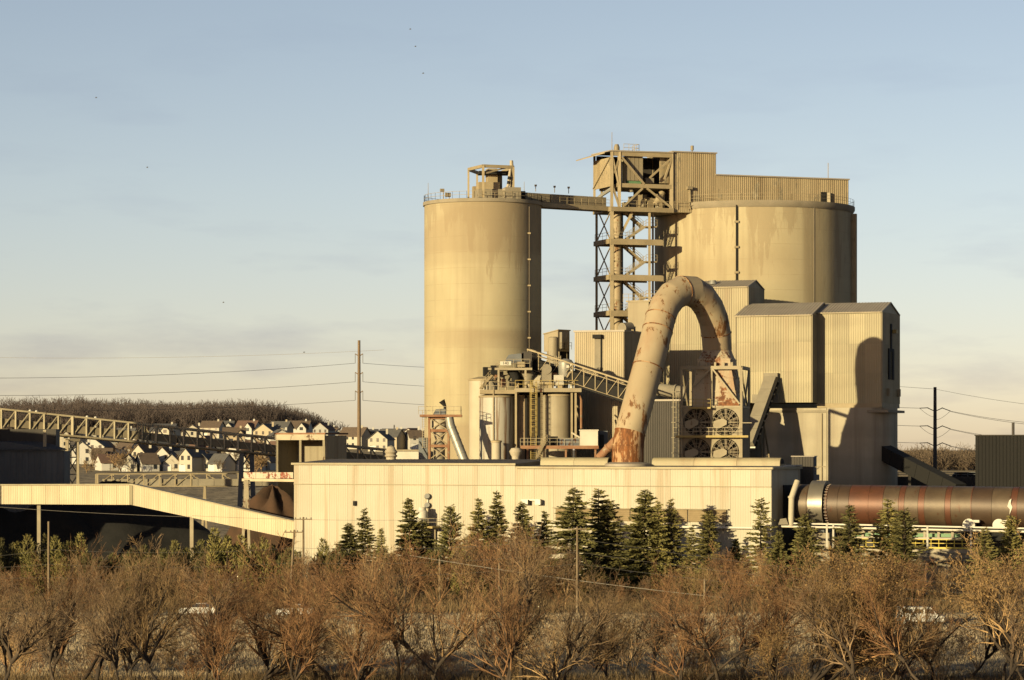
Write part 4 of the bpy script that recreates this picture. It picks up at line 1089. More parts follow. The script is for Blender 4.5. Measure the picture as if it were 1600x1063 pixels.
# upper landing with conveyor head
zu = Z(577, 445)
MB().box((X(797, 446), 446, zu), (6.8, 4.6, .35)).build('upper_deck', m_steel_l, mp)
MB().rail([(X(764, 444), 443.8, zu + .2), (X(828, 444), 443.8, zu + .2)], 1.3, 1.2, .07).build('railing', m_steel_l, mp)
for px in (779, 821): member('leg', (X(px, 445), 443.9, Z(612, 445)), (X(px, 445), 443.9, zu), .3, m_steel_l, mp)
mb = MB(); mb.stair(P(750, 608, 444), P(776, 578, 444.5), (.2, 1.0), 12).build('stair_flight', m_steel, mp)
MB().rail([(X(752, 444), 443.6, Z(608, 444)), (X(806, 444), 443.2, Z(611, 444))], 1.2, 1.2, .07).build('railing', m_steel, mp)
MB().extr([(X(750, 446), 443.4, Z(616, 446)), (X(806, 446), 443.2, Z(616, 446)), (X(806, 446), 448, Z(616, 446)), (X(750, 446), 448, Z(616, 446))], (0, 0, .6)).build('tank_top_deck', m_steel, mp)

hm = thing('conveyor_drive_house', 'dark hooded drive box at the top of the sloping conveyor', 'conveyor', P(812, 577, 446))
q = P(806, 566, 447)
prof = [(-2.0, 0), (-1.1, 1.35), (1.2, 1.6), (1.2, 0)]
MB().extr([(q.x + a, q.y - 1.5, zu + .9 + b) for a, b in prof], (0, 3, 0)).build('hood', m_steel_b, hm)
MB().box((X(823, 447), 447, Z(563, 447)), (1.6, 3, 2.6)).build('drive_casing', m_darkclad, hm)
MB().box((X(814, 446), 445, Z(570, 446)), (1.4, 1.2, .8)).build('motor', m_steel, hm)
MB().box((X(790, 444), 443.7, Z(568, 444)), (1.7, .12, .6)).build('sign_board', m_white, hm)
MB().path([P(800, 577, 446), P(806, 590, 446), P(806, 605, 446)], [1.0, .7, .6], 10).build('chute', m_dark, hm, True)
MB().path([P(819, 577, 447), P(826, 588, 447), P(824, 600, 447)], [1.2, 1.0, .6], 10).build('chute', m_dust, hm, True)
cvt = bpy.data.curves.new('number', 'FONT'); cvt.body = '140'; cvt.size = .62; cvt.align_x = 'CENTER'; cvt.align_y = 'CENTER'; cvt.extrude = .01
tmp = bpy.data.objects.new('number', cvt); COL.objects.link(tmp)
bpy.context.view_layer.update()
nm = bpy.data.meshes.new_from_object(tmp.evaluated_get(bpy.context.evaluated_depsgraph_get())); nm.materials.clear(); nm.materials.append(m_dark)
bpy.data.objects.remove(tmp)
no = bpy.data.objects.new('number', nm); COL.objects.link(no); no.parent = hm
no.rotation_euler = (R(90), 0, 0); no.location = Vector((X(790, 444), 443.62, Z(568, 444))) - hm.location

# sloping conveyor from the head box down behind the duct
sc = thing('sloping_conveyor', 'open truss conveyor sloping down from the machine platform to the duct', 'conveyor', P(900, 580, 447))
ta, tbb = P(824, 546, 447.5), P(984, 598, 438); hgt = 3.0
ba, bb_ = ta - Vector((0, 0, hgt)), tbb - Vector((0, 0, hgt))
dpt = Vector((.5, 2.2, 0))
for o_ in (Vector((0, 0, 0)), dpt):
    member('chord', ta + o_, tbb + o_, .22, m_steel, sc); member('chord', ba + o_, bb_ + o_, .22, m_steel, sc)
    member('handrail', ta + o_ - Vector((0, 0, .55)), tbb + o_ - Vector((0, 0, .55)), .1, m_steel, sc)
n = 9
for k in range(n + 1):
    a = ta.lerp(tbb, k / n); b = ba.lerp(bb_, k / n); member('post', a, b, .14, m_steel, sc)
    if k < n: member('diagonal', ba.lerp(bb_, k / n), ta.lerp(tbb, (k + 1) / n), .08, m_steel, sc)
off_ = dpt * .5
MB().bar(ba + off_ + Vector((0, 0, .9)), bb_ + off_ + Vector((0, 0, .9)), 1.9, 1.9).build('belt_cover', m_dark, sc)
MB().bar(ba + off_, bb_ + off_, 2.4, .3).build('floor', m_dark, sc)

# round machines on the platform
mm_ = thing('disc_feeder', 'machine with large round disc cover on the platform', 'machine', P(853, 606, 444))
MB().tube(P(854, 577, 443.5), P(854, 577, 444.6), .78, n=24).build('disc_cover', m_dust, mm_, True)
MB().box(P(854, 592, 444.3).to_tuple(), (1.5, 1.3, 2.2)).build('body', m_dust, mm_)
MB().box(P(854, 603, 444.3).to_tuple(), (2.2, 1.8, 1.1)).build('base', m_steel, mm_)
bp = thing('white_blower', 'white enclosed blower box on the platform', 'machine', P(870, 606, 444))
MB().box(P(872, 595, 444.5).to_tuple(), (1.5, 1.4, 1.7), .2).build('housing', m_white, bp)
MB().box(P(864, 589, 445).to_tuple(), (1.0, 1, 1.2), .2).build('motor', m_steel_r, bp)
cy = thing('cyclone', 'pale cyclone with bent pipes at the right end of the platform', 'cyclone', P(886, 606, 445))
c = P(884, 606, 445)
MB().lathe((c.x, c.y, zp + .3), [(.35, 0), (.45, .9), (1.15, 2.2), (1.2, 4.0), (.9, 4.4), (.3, 4.6)], 24).build('body', m_galv, cy, True)
MB().path([P(890, 566, 444.5), P(893, 569, 444.3), P(893, 609, 444.3)], .3, 10).build('pipe', m_galv, cy, True)
MB().path([P(886, 590, 443.6), P(890, 583, 443.6), P(895, 580, 443.6)], .16, 8).build('pipe', m_steel, cy, True)
MB().box(P(887, 573, 443.6).to_tuple(), (.4, .3, .4)).build('light', m_white, cy)
wh = thing('white_pallet_tank', 'horizontal white vessel behind the platform railing', 'tank', P(840, 600, 448))
MB().path([P(822, 597, 448), P(826, 596, 448), P(862, 596, 448), P(866, 597, 448)], [.8, 1.2, 1.2, .8], 18).build('shell', m_tank4, wh, True)
for px in (830, 858): MB().box(P(px, 608, 448).to_tuple(), (.5, 1.6, 1.4)).build('saddle', m_steel, wh)
lt = thing('ladder_landing', 'railed ladder landing in front of the box room legs', 'platform', P(874, 575, 446))
MB().box(P(873, 583, 446).to_tuple(), (1.8, 1.4, .15)).build('deck', m_steel_l, lt)
mb = MB()
for px in (867, 869.5, 873, 876): mb.bar(P(px, 583, 445.4), P(px, 556, 445.4), .09)
for k in range(9): mb.bar(P(868, 583 - k * 3, 445.4), P(876, 583 - k * 3, 445.4), .06)
mb.build('cage', m_steel_l, lt)

BXF = Fr(872, 459, 42); bl = BXF.s_at(850); 
def inv_px(fr_, px): return (((px - 800) / F) * fr_.o.y - fr_.o.x) / (fr_.n.x - (px - 800) / F * fr_.n.y)
bdp = inv_px(BXF, 890)
bx_ = thing('box_room', 'tall dusty box room with a dark shaded side above the conveyor', 'building', BXF(bl / 2, bdp / 2, 0))
zb_, zt_, ztl = Z(549, 459), Z(516.5, 459), Z(523, 461)
m = MB(); m.add([BXF(bl, 0, zb_), BXF(0, 0, zb_), BXF(0, bdp, zb_), BXF(bl, bdp, zb_), BXF(bl, 0, ztl), BXF(0, 0, zt_), BXF(0, bdp, zt_), BXF(bl, bdp, ztl)],
               [(3, 2, 1, 0), (4, 5, 6, 7), (0, 1, 5, 4), (1, 2, 6, 5), (2, 3, 7, 6), (3, 0, 4, 7)]); m.build('wall', m_clad_grey, bx_)
MB().extr([BXF(bl - .1, -.15, ztl + .02), BXF(.15, -.15, zt_ + .02), BXF(.15, bdp + .1, zt_ + .02), BXF(bl - .1, bdp + .1, ztl + .02)], (0, 0, .15)).build('roof', m_steel, bx_)
MB().box(BXF(.25, bdp * .4, Z(532, 459)).to_tuple(), (.5, 1.5, 2.6), BXF.rz).build('side_hood', m_dust, bx_)
MB().rail([BXF(.3, .2, Z(546, 459)), BXF(.9, .5, Z(546, 459)), BXF(.9, bdp * .8, Z(546, 459))], 1.1, .7, .06).build('railing', m_steel, bx_)
for a, b in ((bl * .8, .3), (-.3, .4), (-.3, bdp * .8)): member('leg', BXF(a, b, 0), BXF(a, b, zb_), .35, m_steel, bx_)
MB().box(BXF(-1.0, 2.0, Z(556, 459)).to_tuple(), (1.8, 1.8, 2.4), BXF.rz).build('chute', m_dark, bx_)
cyl = thing('filter_cylinder', 'upright tan cylinder standing against the box room', 'tank', P(866, 565, 456))
q = P(864.5, 0, 456); MB().lathe((q.x, q.y, 0), [(.8, Z(572, 456)), (.8, Z(528, 456)), (.6, Z(526.5, 456))], 22).build('shell', m_tank3, cyl, True)
for dx in (-.5, .5): member('leg', (q.x + dx, q.y, 0), (q.x + dx, q.y, Z(571, 456)), .15, m_steel, cyl)

# pipework clutter round the platform
cl_ = thing('platform_pipework', 'tangle of small pipes, cabinets and valves crowding the machine platform', 'pipework', P(850, 606, 447))
rgc = random.Random(8)
for k in range(34):
    px = rgc.uniform(757, 905); py = rgc.uniform(575, 606); Y = rgc.uniform(443.6, 449)
    kind = rgc.random(); mt = rgc.choice([m_steel, m_dust, m_steel_b, m_dark, m_dark, m_tank3, m_steel_r])
    if kind < .4: MB().box(P(px, py, Y).to_tuple(), (rgc.uniform(.4, 1.1), .7, rgc.uniform(.5, 1.5)), rgc.uniform(-.4, .4)).build(rgc.choice(['cabinet', 'motor', 'valve_box']), mt, cl_)
    elif kind < .75: MB().tube(P(px, py, Y), P(px, min(612, py + rgc.uniform(10, 32)), Y), rgc.uniform(.09, .2), n=8).build('pipe', mt, cl_, True)
    else: MB().path([P(px, py + 14, Y), P(px, py, Y), P(px + rgc.uniform(-14, 14), py - 3, Y), P(px + rgc.uniform(-16, 16), py + 8, Y)], rgc.uniform(.08, .16), 8).build('bent_pipe', mt, cl_, True)
for k in range(12):
    px = rgc.uniform(805, 905); MB().tube(P(px, 616, 448), P(px + rgc.uniform(-3, 3), 700, 448), rgc.uniform(.1, .25), n=8).build('downpipe', rgc.choice([m_dark, m_steel, m_steel_b, m_tank2]), cl_, True)
MB().box(P(846, 655, 452).to_tuple(), (10.5, .6, 9)).build('back_panel', m_dark, cl_)  # black sheet added for the shade in gaps between the tanks
# lower platform with white box
lp = thing('lower_platform', 'low rust red platform with railings at the foot of the tanks', 'platform', P(870, 700, 438))
zl = Z(699, 438)
MB().box(((X(813, 438) + X(935, 438)) / 2, 438.6, zl), (X(935, 438) - X(813, 438), 3.2, .35)).build('deck', m_steel_r, lp)
MB().bar((X(813, 438), 436.9, zl), (X(935, 438), 436.9, zl), .22, .5).build('edge_beam', m_steel_r, lp)
MB().rail([(X(813, 438), 437, zl + .2), (X(905, 438), 437, zl + .2)], 1.15, 1.1, .065).build('railing', m_steel_l, lp)
for px in (824, 850, 884, 930): member('leg', (X(px, 438), 437.4, 0), (X(px, 438), 437.4, zl), .28, m_steel_r, lp)
mb = MB(); mb.stair(P(838, 716, 436), P(852, 690, 436.5), (.3, .8), 9).build('stair_flight', m_steel, lp)
for k in range(3): MB().box((X(856 + k * 6, 439), 438.6, zl + .9), (.7, .8, 1.5)).build('cabinet', m_dark, lp)
MB().box((X(893, 439), 439, zl + .8), (5, 1, 1.2)).build('pump_skid', m_steel_b, lp)
wb = thing('white_container', 'weathered white box tank on the low red platform', 'tank', P(920, 700, 438))
MB().box(P(920, 686, 438).to_tuple(), (2.7, 2.2, 2.5)).build('body', m_white, wb)
MB().box((X(920, 438), 438, Z(672.5, 438)), (2.9, 2.4, .18)).build('lid', m_white, wb)
MB().bar(P(906, 684, 437.2), P(893, 676, 437.5), .25).build('feed_pipe', m_tank4, wb)
db = thing('blue_door_box', 'dark blue grey service cabin beside the white box', 'cabin', P(940, 700, 440))
MB().box(P(941, 692, 441).to_tuple(), (1.6, 2, 3.6)).build('body', m_steel_b, db)
MB().box(P(940, 690, 439.95).to_tuple(), (.7, .1, 2.1)).build('door', m_darkclad, db)
rp_ = thing('red_chute_pipe', 'short red rusty pipe slanting into the duct foot', 'pipe', P(948, 705, 420))
MB().tube(P(936, 716, 420), P(966, 684, 419), .62, n=14).build('pipe', m_steel_r, rp_, True)
MB().tube(P(950, 701, 419.6), P(952, 699, 419.5), .75, n=14).build('flange', m_steel_r, rp_, True)
bt = thing('bent_vent_pipe', 'thin bent brown pipe hanging below the platform end', 'pipe', P(905, 640, 444))
MB().path([P(898, 614, 444), P(904, 616, 444), P(908, 625, 444), P(908, 670, 444)], .2, 8).build('pipe', m_steel_r, bt, True)
for a, b in (((899, 640), (912, 672)), ((898, 632), (908, 640))): member('brace', P(*a, 445), P(*b, 445), .2, m_steel, bt)

# small hopper tower with silver pipe
ht = thing('hopper_tower', 'small rusty steel hopper tower with slanting silver pipe left of the tanks', 'tower', P(686, 718, 440))
x0, x1, y0, y1 = X(671, 440), X(701, 440), 439, 442; zt_ = Z(652, 440)
for x in (x0, x1):
    for y in (y0, y1): member('column', (x, y, 0), (x, y, zt_), .34, m_steel_r, ht)
zsx = [Z(p_, 440) for p_ in (718, 697, 673, 653)]
for za, zb_ in zip(zsx[:-1], zsx[1:]):
    for y in (y0, y1):
        member('brace', (x0, y, za), (x1, y, zb_), .13, m_steel, ht); member('brace', (x1, y, za), (x0, y, zb_), .13, m_steel, ht)
        member('beam', (x0, y, zb_), (x1, y, zb_), .22, m_steel_r, ht, .4)
MB().box(((x0 + x1) / 2 + .3, 440.5, zt_ + .2), (6.4, 5, .35)).build('deck', m_steel_r, ht)
MB().rail([(x0 - 1.6, 438.2, zt_ + .4), (x1 + 1.9, 438.2, zt_ + .4), (x1 + 1.9, 442.8, zt_ + .4)], 1.2, 1.1, .06).build('railing', m_steel_l, ht)
c = Vector(((x0 + x1) / 2, 440.5, 0))
MB().lathe(c, [(.5, zt_ - 3.6), (1.35, zt_ - 1.6), (1.35, zt_)], 18).build('hopper', m_tank4, ht, True)
MB().lathe(c, [(.9, 12), (.9, zt_ - 4.2), (.6, zt_ - 3.6)], 18).build('bin', m_dust, ht, True)
MB().extr([(c.x - .9, 439.6, zt_ + .4), (c.x - .5, 439.6, zt_ + 1.2), (c.x + 1, 439.6, zt_ + 1.3), (c.x + 1, 439.6, zt_ + .4)], (0, 1.8, 0)).build('drive_hood', m_steel_b, ht)
MB().path([(c.x + .9, 440.2, zt_ + .4), (c.x + .9, 440.2, zt_ + 1.7), (c.x + .4, 440.2, zt_ + 2.5)], [.18, .22, .5], 10).build('vent_hood', m_dark, ht, True)
MB().path([P(702, 652, 438.5), P(704, 665, 438.5), P(727, 724, 437)], [.62, .68, .72], 16).build('silver_pipe', m_galv, ht, True)
for k in range(6):
    q = P(704, 665, 438.5).lerp(P(727, 724, 437), (k + .5) / 6); d_ = (P(727, 724, 437) - P(704, 665, 438.5)).normalized()
    MB().tube(q - d_ * .06, q + d_ * .06, .76, n=16).build('pipe_band', m_galv, ht, True)
mb = MB()
for px in (660, 666): mb.bar(P(px, 700, 440), P(px, 641, 440), .08)
for k in range(16): mb.bar(P(660, 699 - k * 3.6, 440), P(666, 699 - k * 3.6, 440), .05)
mb.build('caged_ladder', m_steel_l, ht)
gb = thing('grey_box_bin', 'plain grey steel box beside the small hopper tower', 'bin', P(660, 716, 441))
MB().box((X(661, 441), 441.5, (Z(684, 441) + 10) / 2), (1.35, 2, Z(684, 441) - 10), 0).build('body', m_steel_b, gb)
MB().bar((X(655, 440), 440.4, Z(690, 441)), (X(668, 440), 440.4, Z(713, 441)), .1).build('brace', m_dark, gb)

# low white shed roofs behind the hall's left end
wsd = thing('low_white_shed', 'low white roofed shed behind the left half of the long hall', 'building', P(630, 712, 470))
MB().box((X(632, 470), 472, (Z(705, 470)) / 2), (5.8, 4, Z(705, 470))).build('wall', m_white, wsd)
MB().box((X(632, 470), 472, Z(704, 470)), (6.3, 4.6, .25)).build('roof', m_steel_l, wsd)
tv = thing('roof_cap_vent', 'tan stacked-ring vent on the hall roof beneath the houses', 'roof vent', P(611, 716, 445))
c = P(611, 718, 436); MB().lathe((c.x, c.y, 0), [(.75, 10), (.75, c.z + .3), (1.0, c.z + .5), (.75, c.z + .8), (1.0, c.z + 1.1), (.7, c.z + 1.5), (.55, c.z + 1.9), (.1, c.z + 2.1)], 20).build('cap', m_tank4, tv, True)
# ------------------------------------------------------------------ rotary kiln
KF = Fr(1243, 403, 20); KR = 2.8; kz = Z(788, 403)
def KP(s_, d=0.0, z=0.0): 
    p = KF(s_, d, 0); return Vector((p.x, p.y, kz + s_ * -.008 + z))
kl = thing('rotary_kiln', 'long rusty rotary kiln pipe running out of frame at right', 'kiln', KF(18, 0, 0))
def km(name, c1, c2, r=.5, met=.25): return M(name, c1, c2, .5, r, metal=met, streak=None, rust=((.19, .08, .035), .6, .5, .4), bump=.05, spec=.4)
k_b = km('kiln_brown', (.105, .066, .040), (.08, .05, .032)); k_r = km('kiln_red_primer', (.16, .060, .030), (.12, .05, .028)); k_g = km('kiln_grey_brown', (.14, .10, .062), (.10, .068, .042)); k_t = km('kiln_tyre', (.34, .31, .25), (.27, .24, .19), .4, .6)
secs = [(0, 2.2, k_g), (2.2, 5.1, k_b), (5.1, 6.6, k_b), (6.6, 8.2, k_b), (8.2, 10.9, k_r), (10.9, 13.0, k_r), (13.0, 15.2, k_g), (15.2, 16.0, k_r), (16.0, 17.9, k_g), (17.9, 18.7, k_r), (18.7, 21.6, k_g), (21.6, 22.4, k_r), (22.4, 25.2, k_g), (25.2, 28.0, k_b), (28.0, 30.6, k_g), (30.6, 31.4, k_r), (31.4, 35.0, k_b), (35.0, 38.5, k_g), (38.5, 42, k_b), (42, 48, k_g)]
for a, b, mt in secs:
    MB().tube(KP(a + .02), KP(b - .02), KR, n=48).build('shell_section', mt, kl, True)
for s_ in (5.0, 10.9, 18.7, 25.2, 31.4, 38.5):
    MB().tube(KP(s_ - .06), KP(s_ + .06), KR + .05, n=48).build('weld_band', k_r, kl, True)
MB().tube(KP(2.5), KP(4.55), KR + .55, n=64).build('tyre', k_t, kl, True)
mb = MB()
for k in range(36):
    t = 2 * math.pi * k / 36; e = KF.n * math.cos(t) + Vector((0, 0, math.sin(t))); mb.bar(KP(4.7) + e * (KR + .04), KP(5.15) + e * (KR + .04), .3, .12)
mb.build('tyre_pad', k_b, kl)
MB().extr([KP(30.2 + a, -KR * .985 - .1, b) for a, b in ((0, .2), (.25, 1.0), (.55, 1.25), (.45, .6), (.7, .1), (.3, -.9), (.35, -.2))], -KF.n * .03).build('paint_scar', m_white, kl)
bpz = thing('bent_burner_pipe', 'bent beige pipe rising beside the kiln inlet', 'pipe', P(1236, 820, 399))
MB().path([P(1236, 822, 399.5), P(1236.5, 800, 399.5), P(1237, 778, 399.5), P(1246, 752, 400.5)], .42, 14).build('pipe', m_tank4, bpz, True)
MB().tube(P(1236.5, 779, 399.5), P(1237, 776, 399.5), .5, n=14).build('flange', m_tank4, bpz, True)
MB().extr([P(1216, 820, 399), P(1219, 811, 399), P(1228, 810, 399), P(1232, 820, 399)], (.3, 1.2, 0)).build('base_shroud', m_dust, bpz)
# walkway and piers
kw = thing('kiln_walkway', 'pale steel walkway running along the foot of the kiln', 'walkway', KF(18, -3.6, 0))
zk = Z(818, 399)
def KW(s_, d, z): return KF(s_, d, z - s_ * .012)
for dz in (0, -.42): MB().bar(KW(-3, -3.7, zk + dz), KW(44, -3.7, zk + dz), .14, .2).build('edge_rail', m_white, kw)
MB().extr([KW(-3, -3.7, zk - .6), KW(44, -3.7, zk - .6), KW(44, -2.5, zk - .6), KW(-3, -2.5, zk - .6)], (0, 0, .12)).build('walkway_deck', m_steel_l, kw)
for s_ in (KF.s_at(1292, -3.7), KF.s_at(1302, -3.7), KF.s_at(1398, -3.7), KF.s_at(1449, -3.7), KF.s_at(1517, -3.7), 33, 38):
    member('post', KW(s_, -3.75, zk - (3.2 if s_ < 8 else 3.6)), KW(s_, -3.75, zk + .05), .24, m_white, kw)
sA_, sB_ = KF.s_at(1385, -3), KF.s_at(1530, -3)
def station(name, label, a, b):
    t = thing(name, label, 'machine', KF((a + b) / 2, -2, 0), 'kiln roller stations')
    n = 5
    MB().extr([KF(a, -3.0, Z(845, 392)), KF(b, -3.0, Z(845, 392)), KF(b, -3.0, Z(840.5, 392)), KF(a, -3.0, Z(840.5, 392))], KF.n * 3).build('base_beam', m_tank4, t)
    MB().extr([KF(a, -1.6, Z(841, 392)), KF(b, -1.6, Z(841, 392)), KF(b, -1.6, Z(827, 392)), KF(a, -1.6, Z(827, 392))], KF.n * .3).build('back_panel', m_clad_grey, t)
    for k in range(n):
        aa = a + (b - a) * k / n; bb = a + (b - a) * (k + 1) / n
        MB().extr([KF(aa + .35, -2.3, Z(840, 392)), KF(bb - .05, -2.3, Z(840, 392)), KF(bb - .05, -2.3, Z(834.5, 392)), KF(aa + .35, -2.3, Z(834.5, 392))], KF.n * .4).build('green_panel', m_green, t)
        MB().bar(KF(aa + .15, -2.5, Z(841, 392)), KF(aa + .15, -2.5, Z(829, 392)), .3).build('stanchion', m_tank4, t)
    MB().rail([KF(a, -3.6, Z(856, 391)), KF(b, -3.6, Z(856, 391))], 1.05, 1.1, .09).build('railing', m_yel2, t)
    MB().bar(KF(a - .2, -3.65, Z(857, 391)), KF(b + .2, -3.65, Z(857, 391)), .2, .22).build('kerb', m_yel2, t)
    for k, (z0, z1, dd) in enumerate(((858, 865, -3.6), (865.3, 873, -3.45), (873.3, 877.5, -3.3), (878, 880, -3.1))):
        MB().extr([KF(a + .2, dd, Z(z1, 391)), KF(b, dd, Z(z1, 391)), KF(b, dd, Z(z0, 391)), KF(a + .2, dd, Z(z0, 391))], KF.n * 6).build('pier_slab', m_concd if k else m_conc3, t)
    MB().extr([KF(a + 1, -2, 0), KF(b - 1, -2, 0), KF(b - 1, -2, Z(880, 391)), KF(a + 1, -2, Z(880, 391))], KF.n * 4).build('pier', m_concd, t)
    for px_ in (.25, .55): member('pier_post', KF(a + (b - a) * px_, -3.2, 0), KF(a + (b - a) * px_, -3.2, Z(880, 391)), .22, m_tank4, t)
station('roller_station', 'yellow railed roller station with green panels under the kiln', KF.s_at(1420, -3), KF.s_at(1529, -3))
station('roller_station', 'yellow railed station behind the spruces left of the green one', KF.s_at(1330, -3), KF.s_at(1404, -3))
for i, px in enumerate((1513.5, 1560.5)):
    g_ = thing('roller_guard', ['white round guard beneath the kiln, left of two', 'white round guard beneath the kiln, right of two'][i], 'guard', P(px, 828, 388), 'kiln roller guards')
    c = KF(KF.s_at(px, -3.2), -3.2, Z(821.5, 388))
    MB().tube(c, c + KF.n * .9, .85, n=24).build('drum', m_white, g_, True)
    MB().box((c + Vector((.8, .2, .5))).to_tuple(), (1.5, .8, .35), KF.rz).build('arm', m_white, g_)
    MB().box((c + Vector((0, .4, -1.3))).to_tuple(), (1.7, .9, 1.6), KF.rz).build('bearing', m_dark, g_)
kb = thing('kiln_back_wall', 'dark retaining wall under the kiln', 'wall', KF(18, 4, 0))
MB().extr([KF(-2.5, 3.6, 0), KF(46, 3.6, 0), KF(46, 3.6, 8.6), KF(-2.5, 3.6, 8.6)], KF.n * .5).build('wall', m_darkclad, kb)  # added dark sheet, stands in for the shaded ground behind the kiln foot
pier = thing('kiln_pier', 'massive concrete pier below the kiln tyre', 'pier', KF(3.5, 0, 0))
MB().extr([KF(1.8, -2, 0), KF(5.6, -2, 0), KF(5.3, -2, 8.2), KF(2.1, -2, 8.2)], KF.n * 4).build('pier_block', m_concd, pier)
for dd in (-1.3, 1.3): MB().tube(KF(2.6, dd, 8.7), KF(4.6, dd, 8.7), .75, n=20).build('roller', m_steel_b, pier, True)

# ------------------------------------------------------------------ dark buildings behind the kiln
DB = Fr(1524, 446, 10)
dbd = thing('dark_block_building', 'black windowless block with a thin stack behind the kiln', 'building', DB(6, 4, 0))
MB().prism(DB.quad(0, 16, 0, 10), 0, Z(681, 446)).build('wall', m_dark, dbd)
clad(dbd, DB(0, -.02, 0), DB(16, -.02, 0), 8, Z(681.4, 446), m_dark, 3.2, .5)
MB().prism(DB.quad(-.15, 16.2, -.2, 10), Z(681, 446) + .01, Z(679.5, 446)).build('roof', m_darkclad, dbd)
MB().tube(DB(DB.s_at(1583, 2), 2, Z(681, 446)), DB(DB.s_at(1583, 2), 2, Z(660, 446)), .22, n=12).build('stack', m_poled, dbd, True)
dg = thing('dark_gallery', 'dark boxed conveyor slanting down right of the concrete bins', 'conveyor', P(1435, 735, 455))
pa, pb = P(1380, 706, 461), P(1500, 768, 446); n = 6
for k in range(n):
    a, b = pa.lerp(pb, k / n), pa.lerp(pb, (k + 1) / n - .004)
    MB().bar(a, b, 2.2, 2.3).build('cover_section', m_dark, dg)  # black cover stands in for the shadow of the gabled house
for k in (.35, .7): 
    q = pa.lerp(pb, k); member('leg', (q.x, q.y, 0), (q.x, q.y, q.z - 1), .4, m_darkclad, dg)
lw = thing('low_dark_wall', 'low dark wall along the back of the kiln yard', 'wall', P(1460, 760, 470))
for k in range(8): 
    px = 1392 + k * 28
    MB().box((X(px, 470), 470, (Z(745, 470)) / 2), (2.88, .5, Z(745, 470))).build('wall_panel', m_darkclad, lw)
MB().rail([(X(1385, 470), 469.8, Z(745, 470)), (X(1530, 470), 469.8, Z(745, 470))], .7, 2, .08).build('railing', m_steel_b, lw)
pkv = thing('dark_parked_truck', 'dark truck cab roof parked behind the kiln', 'truck', (X(1507, 480), 480, 12))
q = (X(1507, 480), 480); zq = Z(748, 480)
MB().extr([(q[0] - 2.4, q[1] - 1, zq), (q[0] - 1.5, q[1] - 1, zq + 1.0), (q[0] + 1.6, q[1] - 1, zq + 1.0), (q[0] + 2.2, q[1] - 1, zq)], (0, 2, 0)).build('cab', m_dark, pkv)
MB().box((q[0], q[1], zq - 1.1), (6.4, 2.2, 2.2)).build('body', m_darkclad, pkv)
for dx in (-2, 2): MB().tube((q[0] + dx, q[1] - 1.2, zq - 2.3), (q[0] + dx, q[1] - .8, zq - 2.3), .5, n=16).build('wheel', m_rubber, pkv, True)
MB().box((q[0], q[1], (zq - 2.8) / 2), (8, 4, zq - 2.8)).build('ramp', m_concd, None, label='concrete ramp block hidden behind the kiln carrying the dark truck', cat='ramp')

# ------------------------------------------------------------------ unseen silos added at left to shade the conveyors and grey shed
for i, (x, y, r_, h) in enumerate(((-99, 470, 9.8, 44), (-115, 430, 12, 29.5))):
    c = Vector((x, y, 0)); t = thing('cement_silo', ['tall concrete silo out of view left of the picture', 'squat concrete silo out of view left of the picture'][i], 'silo', c, 'storage silos')
    MB().lathe(c, [(r_, 0), (r_, h)], 64).build('wall', m_conc3, t, True)
    MB().lathe(c + Vector((0, 0, h)), [(r_ + .2, -.4), (r_ + .2, .1), (.3, 1.2)], 64).build('roof_slab', m_concd, t, True)

# ------------------------------------------------------------------ truss conveyor at left
def truss(t, Ta, Tb, Ba, Bb, n, dep, mat, w=.26, flip=None, cover=None):
    Ta, Tb, Ba, Bb = map(Vector, (Ta, Tb, Ba, Bb)); dep = Vector(dep)
    for o_ in (Vector((0, 0, 0)), dep):
        member('top_chord', Ta + o_, Tb + o_, w, mat, t); member('bottom_chord', Ba + o_, Bb + o_, w, mat, t)
        for k in range(n + 1):
            u = k / n; a, b = Ta.lerp(Tb, u) + o_, Ba.lerp(Bb, u) + o_
            member('post', a, b, w * (.9 if k % 6 else 1.4), mat, t)
            if k < n:
                v = (k + 1) / n
                up_ = (k < (flip or 0))
                if up_: member('diagonal', Ba.lerp(Bb, u) + o_, Ta.lerp(Tb, v) + o_, w * .55, mat, t)
                else: member('diagonal', Ta.lerp(Tb, u) + o_, Ba.lerp(Bb, v) + o_, w * .55, mat, t)
    for k in range(n + 1):
        u = k / n; member('cross_beam', Ta.lerp(Tb, u), Ta.lerp(Tb, u) + dep, w * .6, mat, t)
mc = thing('truss_conveyor', 'long inclined open truss conveyor crossing in front of the houses', 'conveyor', P(300, 712, 490))
YA, YB = 512, 540
Ta, Tb = P(-40, 637, YA), P(600, 704, YB); Ba, Bb = P(-40, 669, YA), P(600, 728, YB)
truss(mc, Ta, Tb, Ba, Bb, 30, (2.4, -1.0, 0), m_truss, .3, 12)
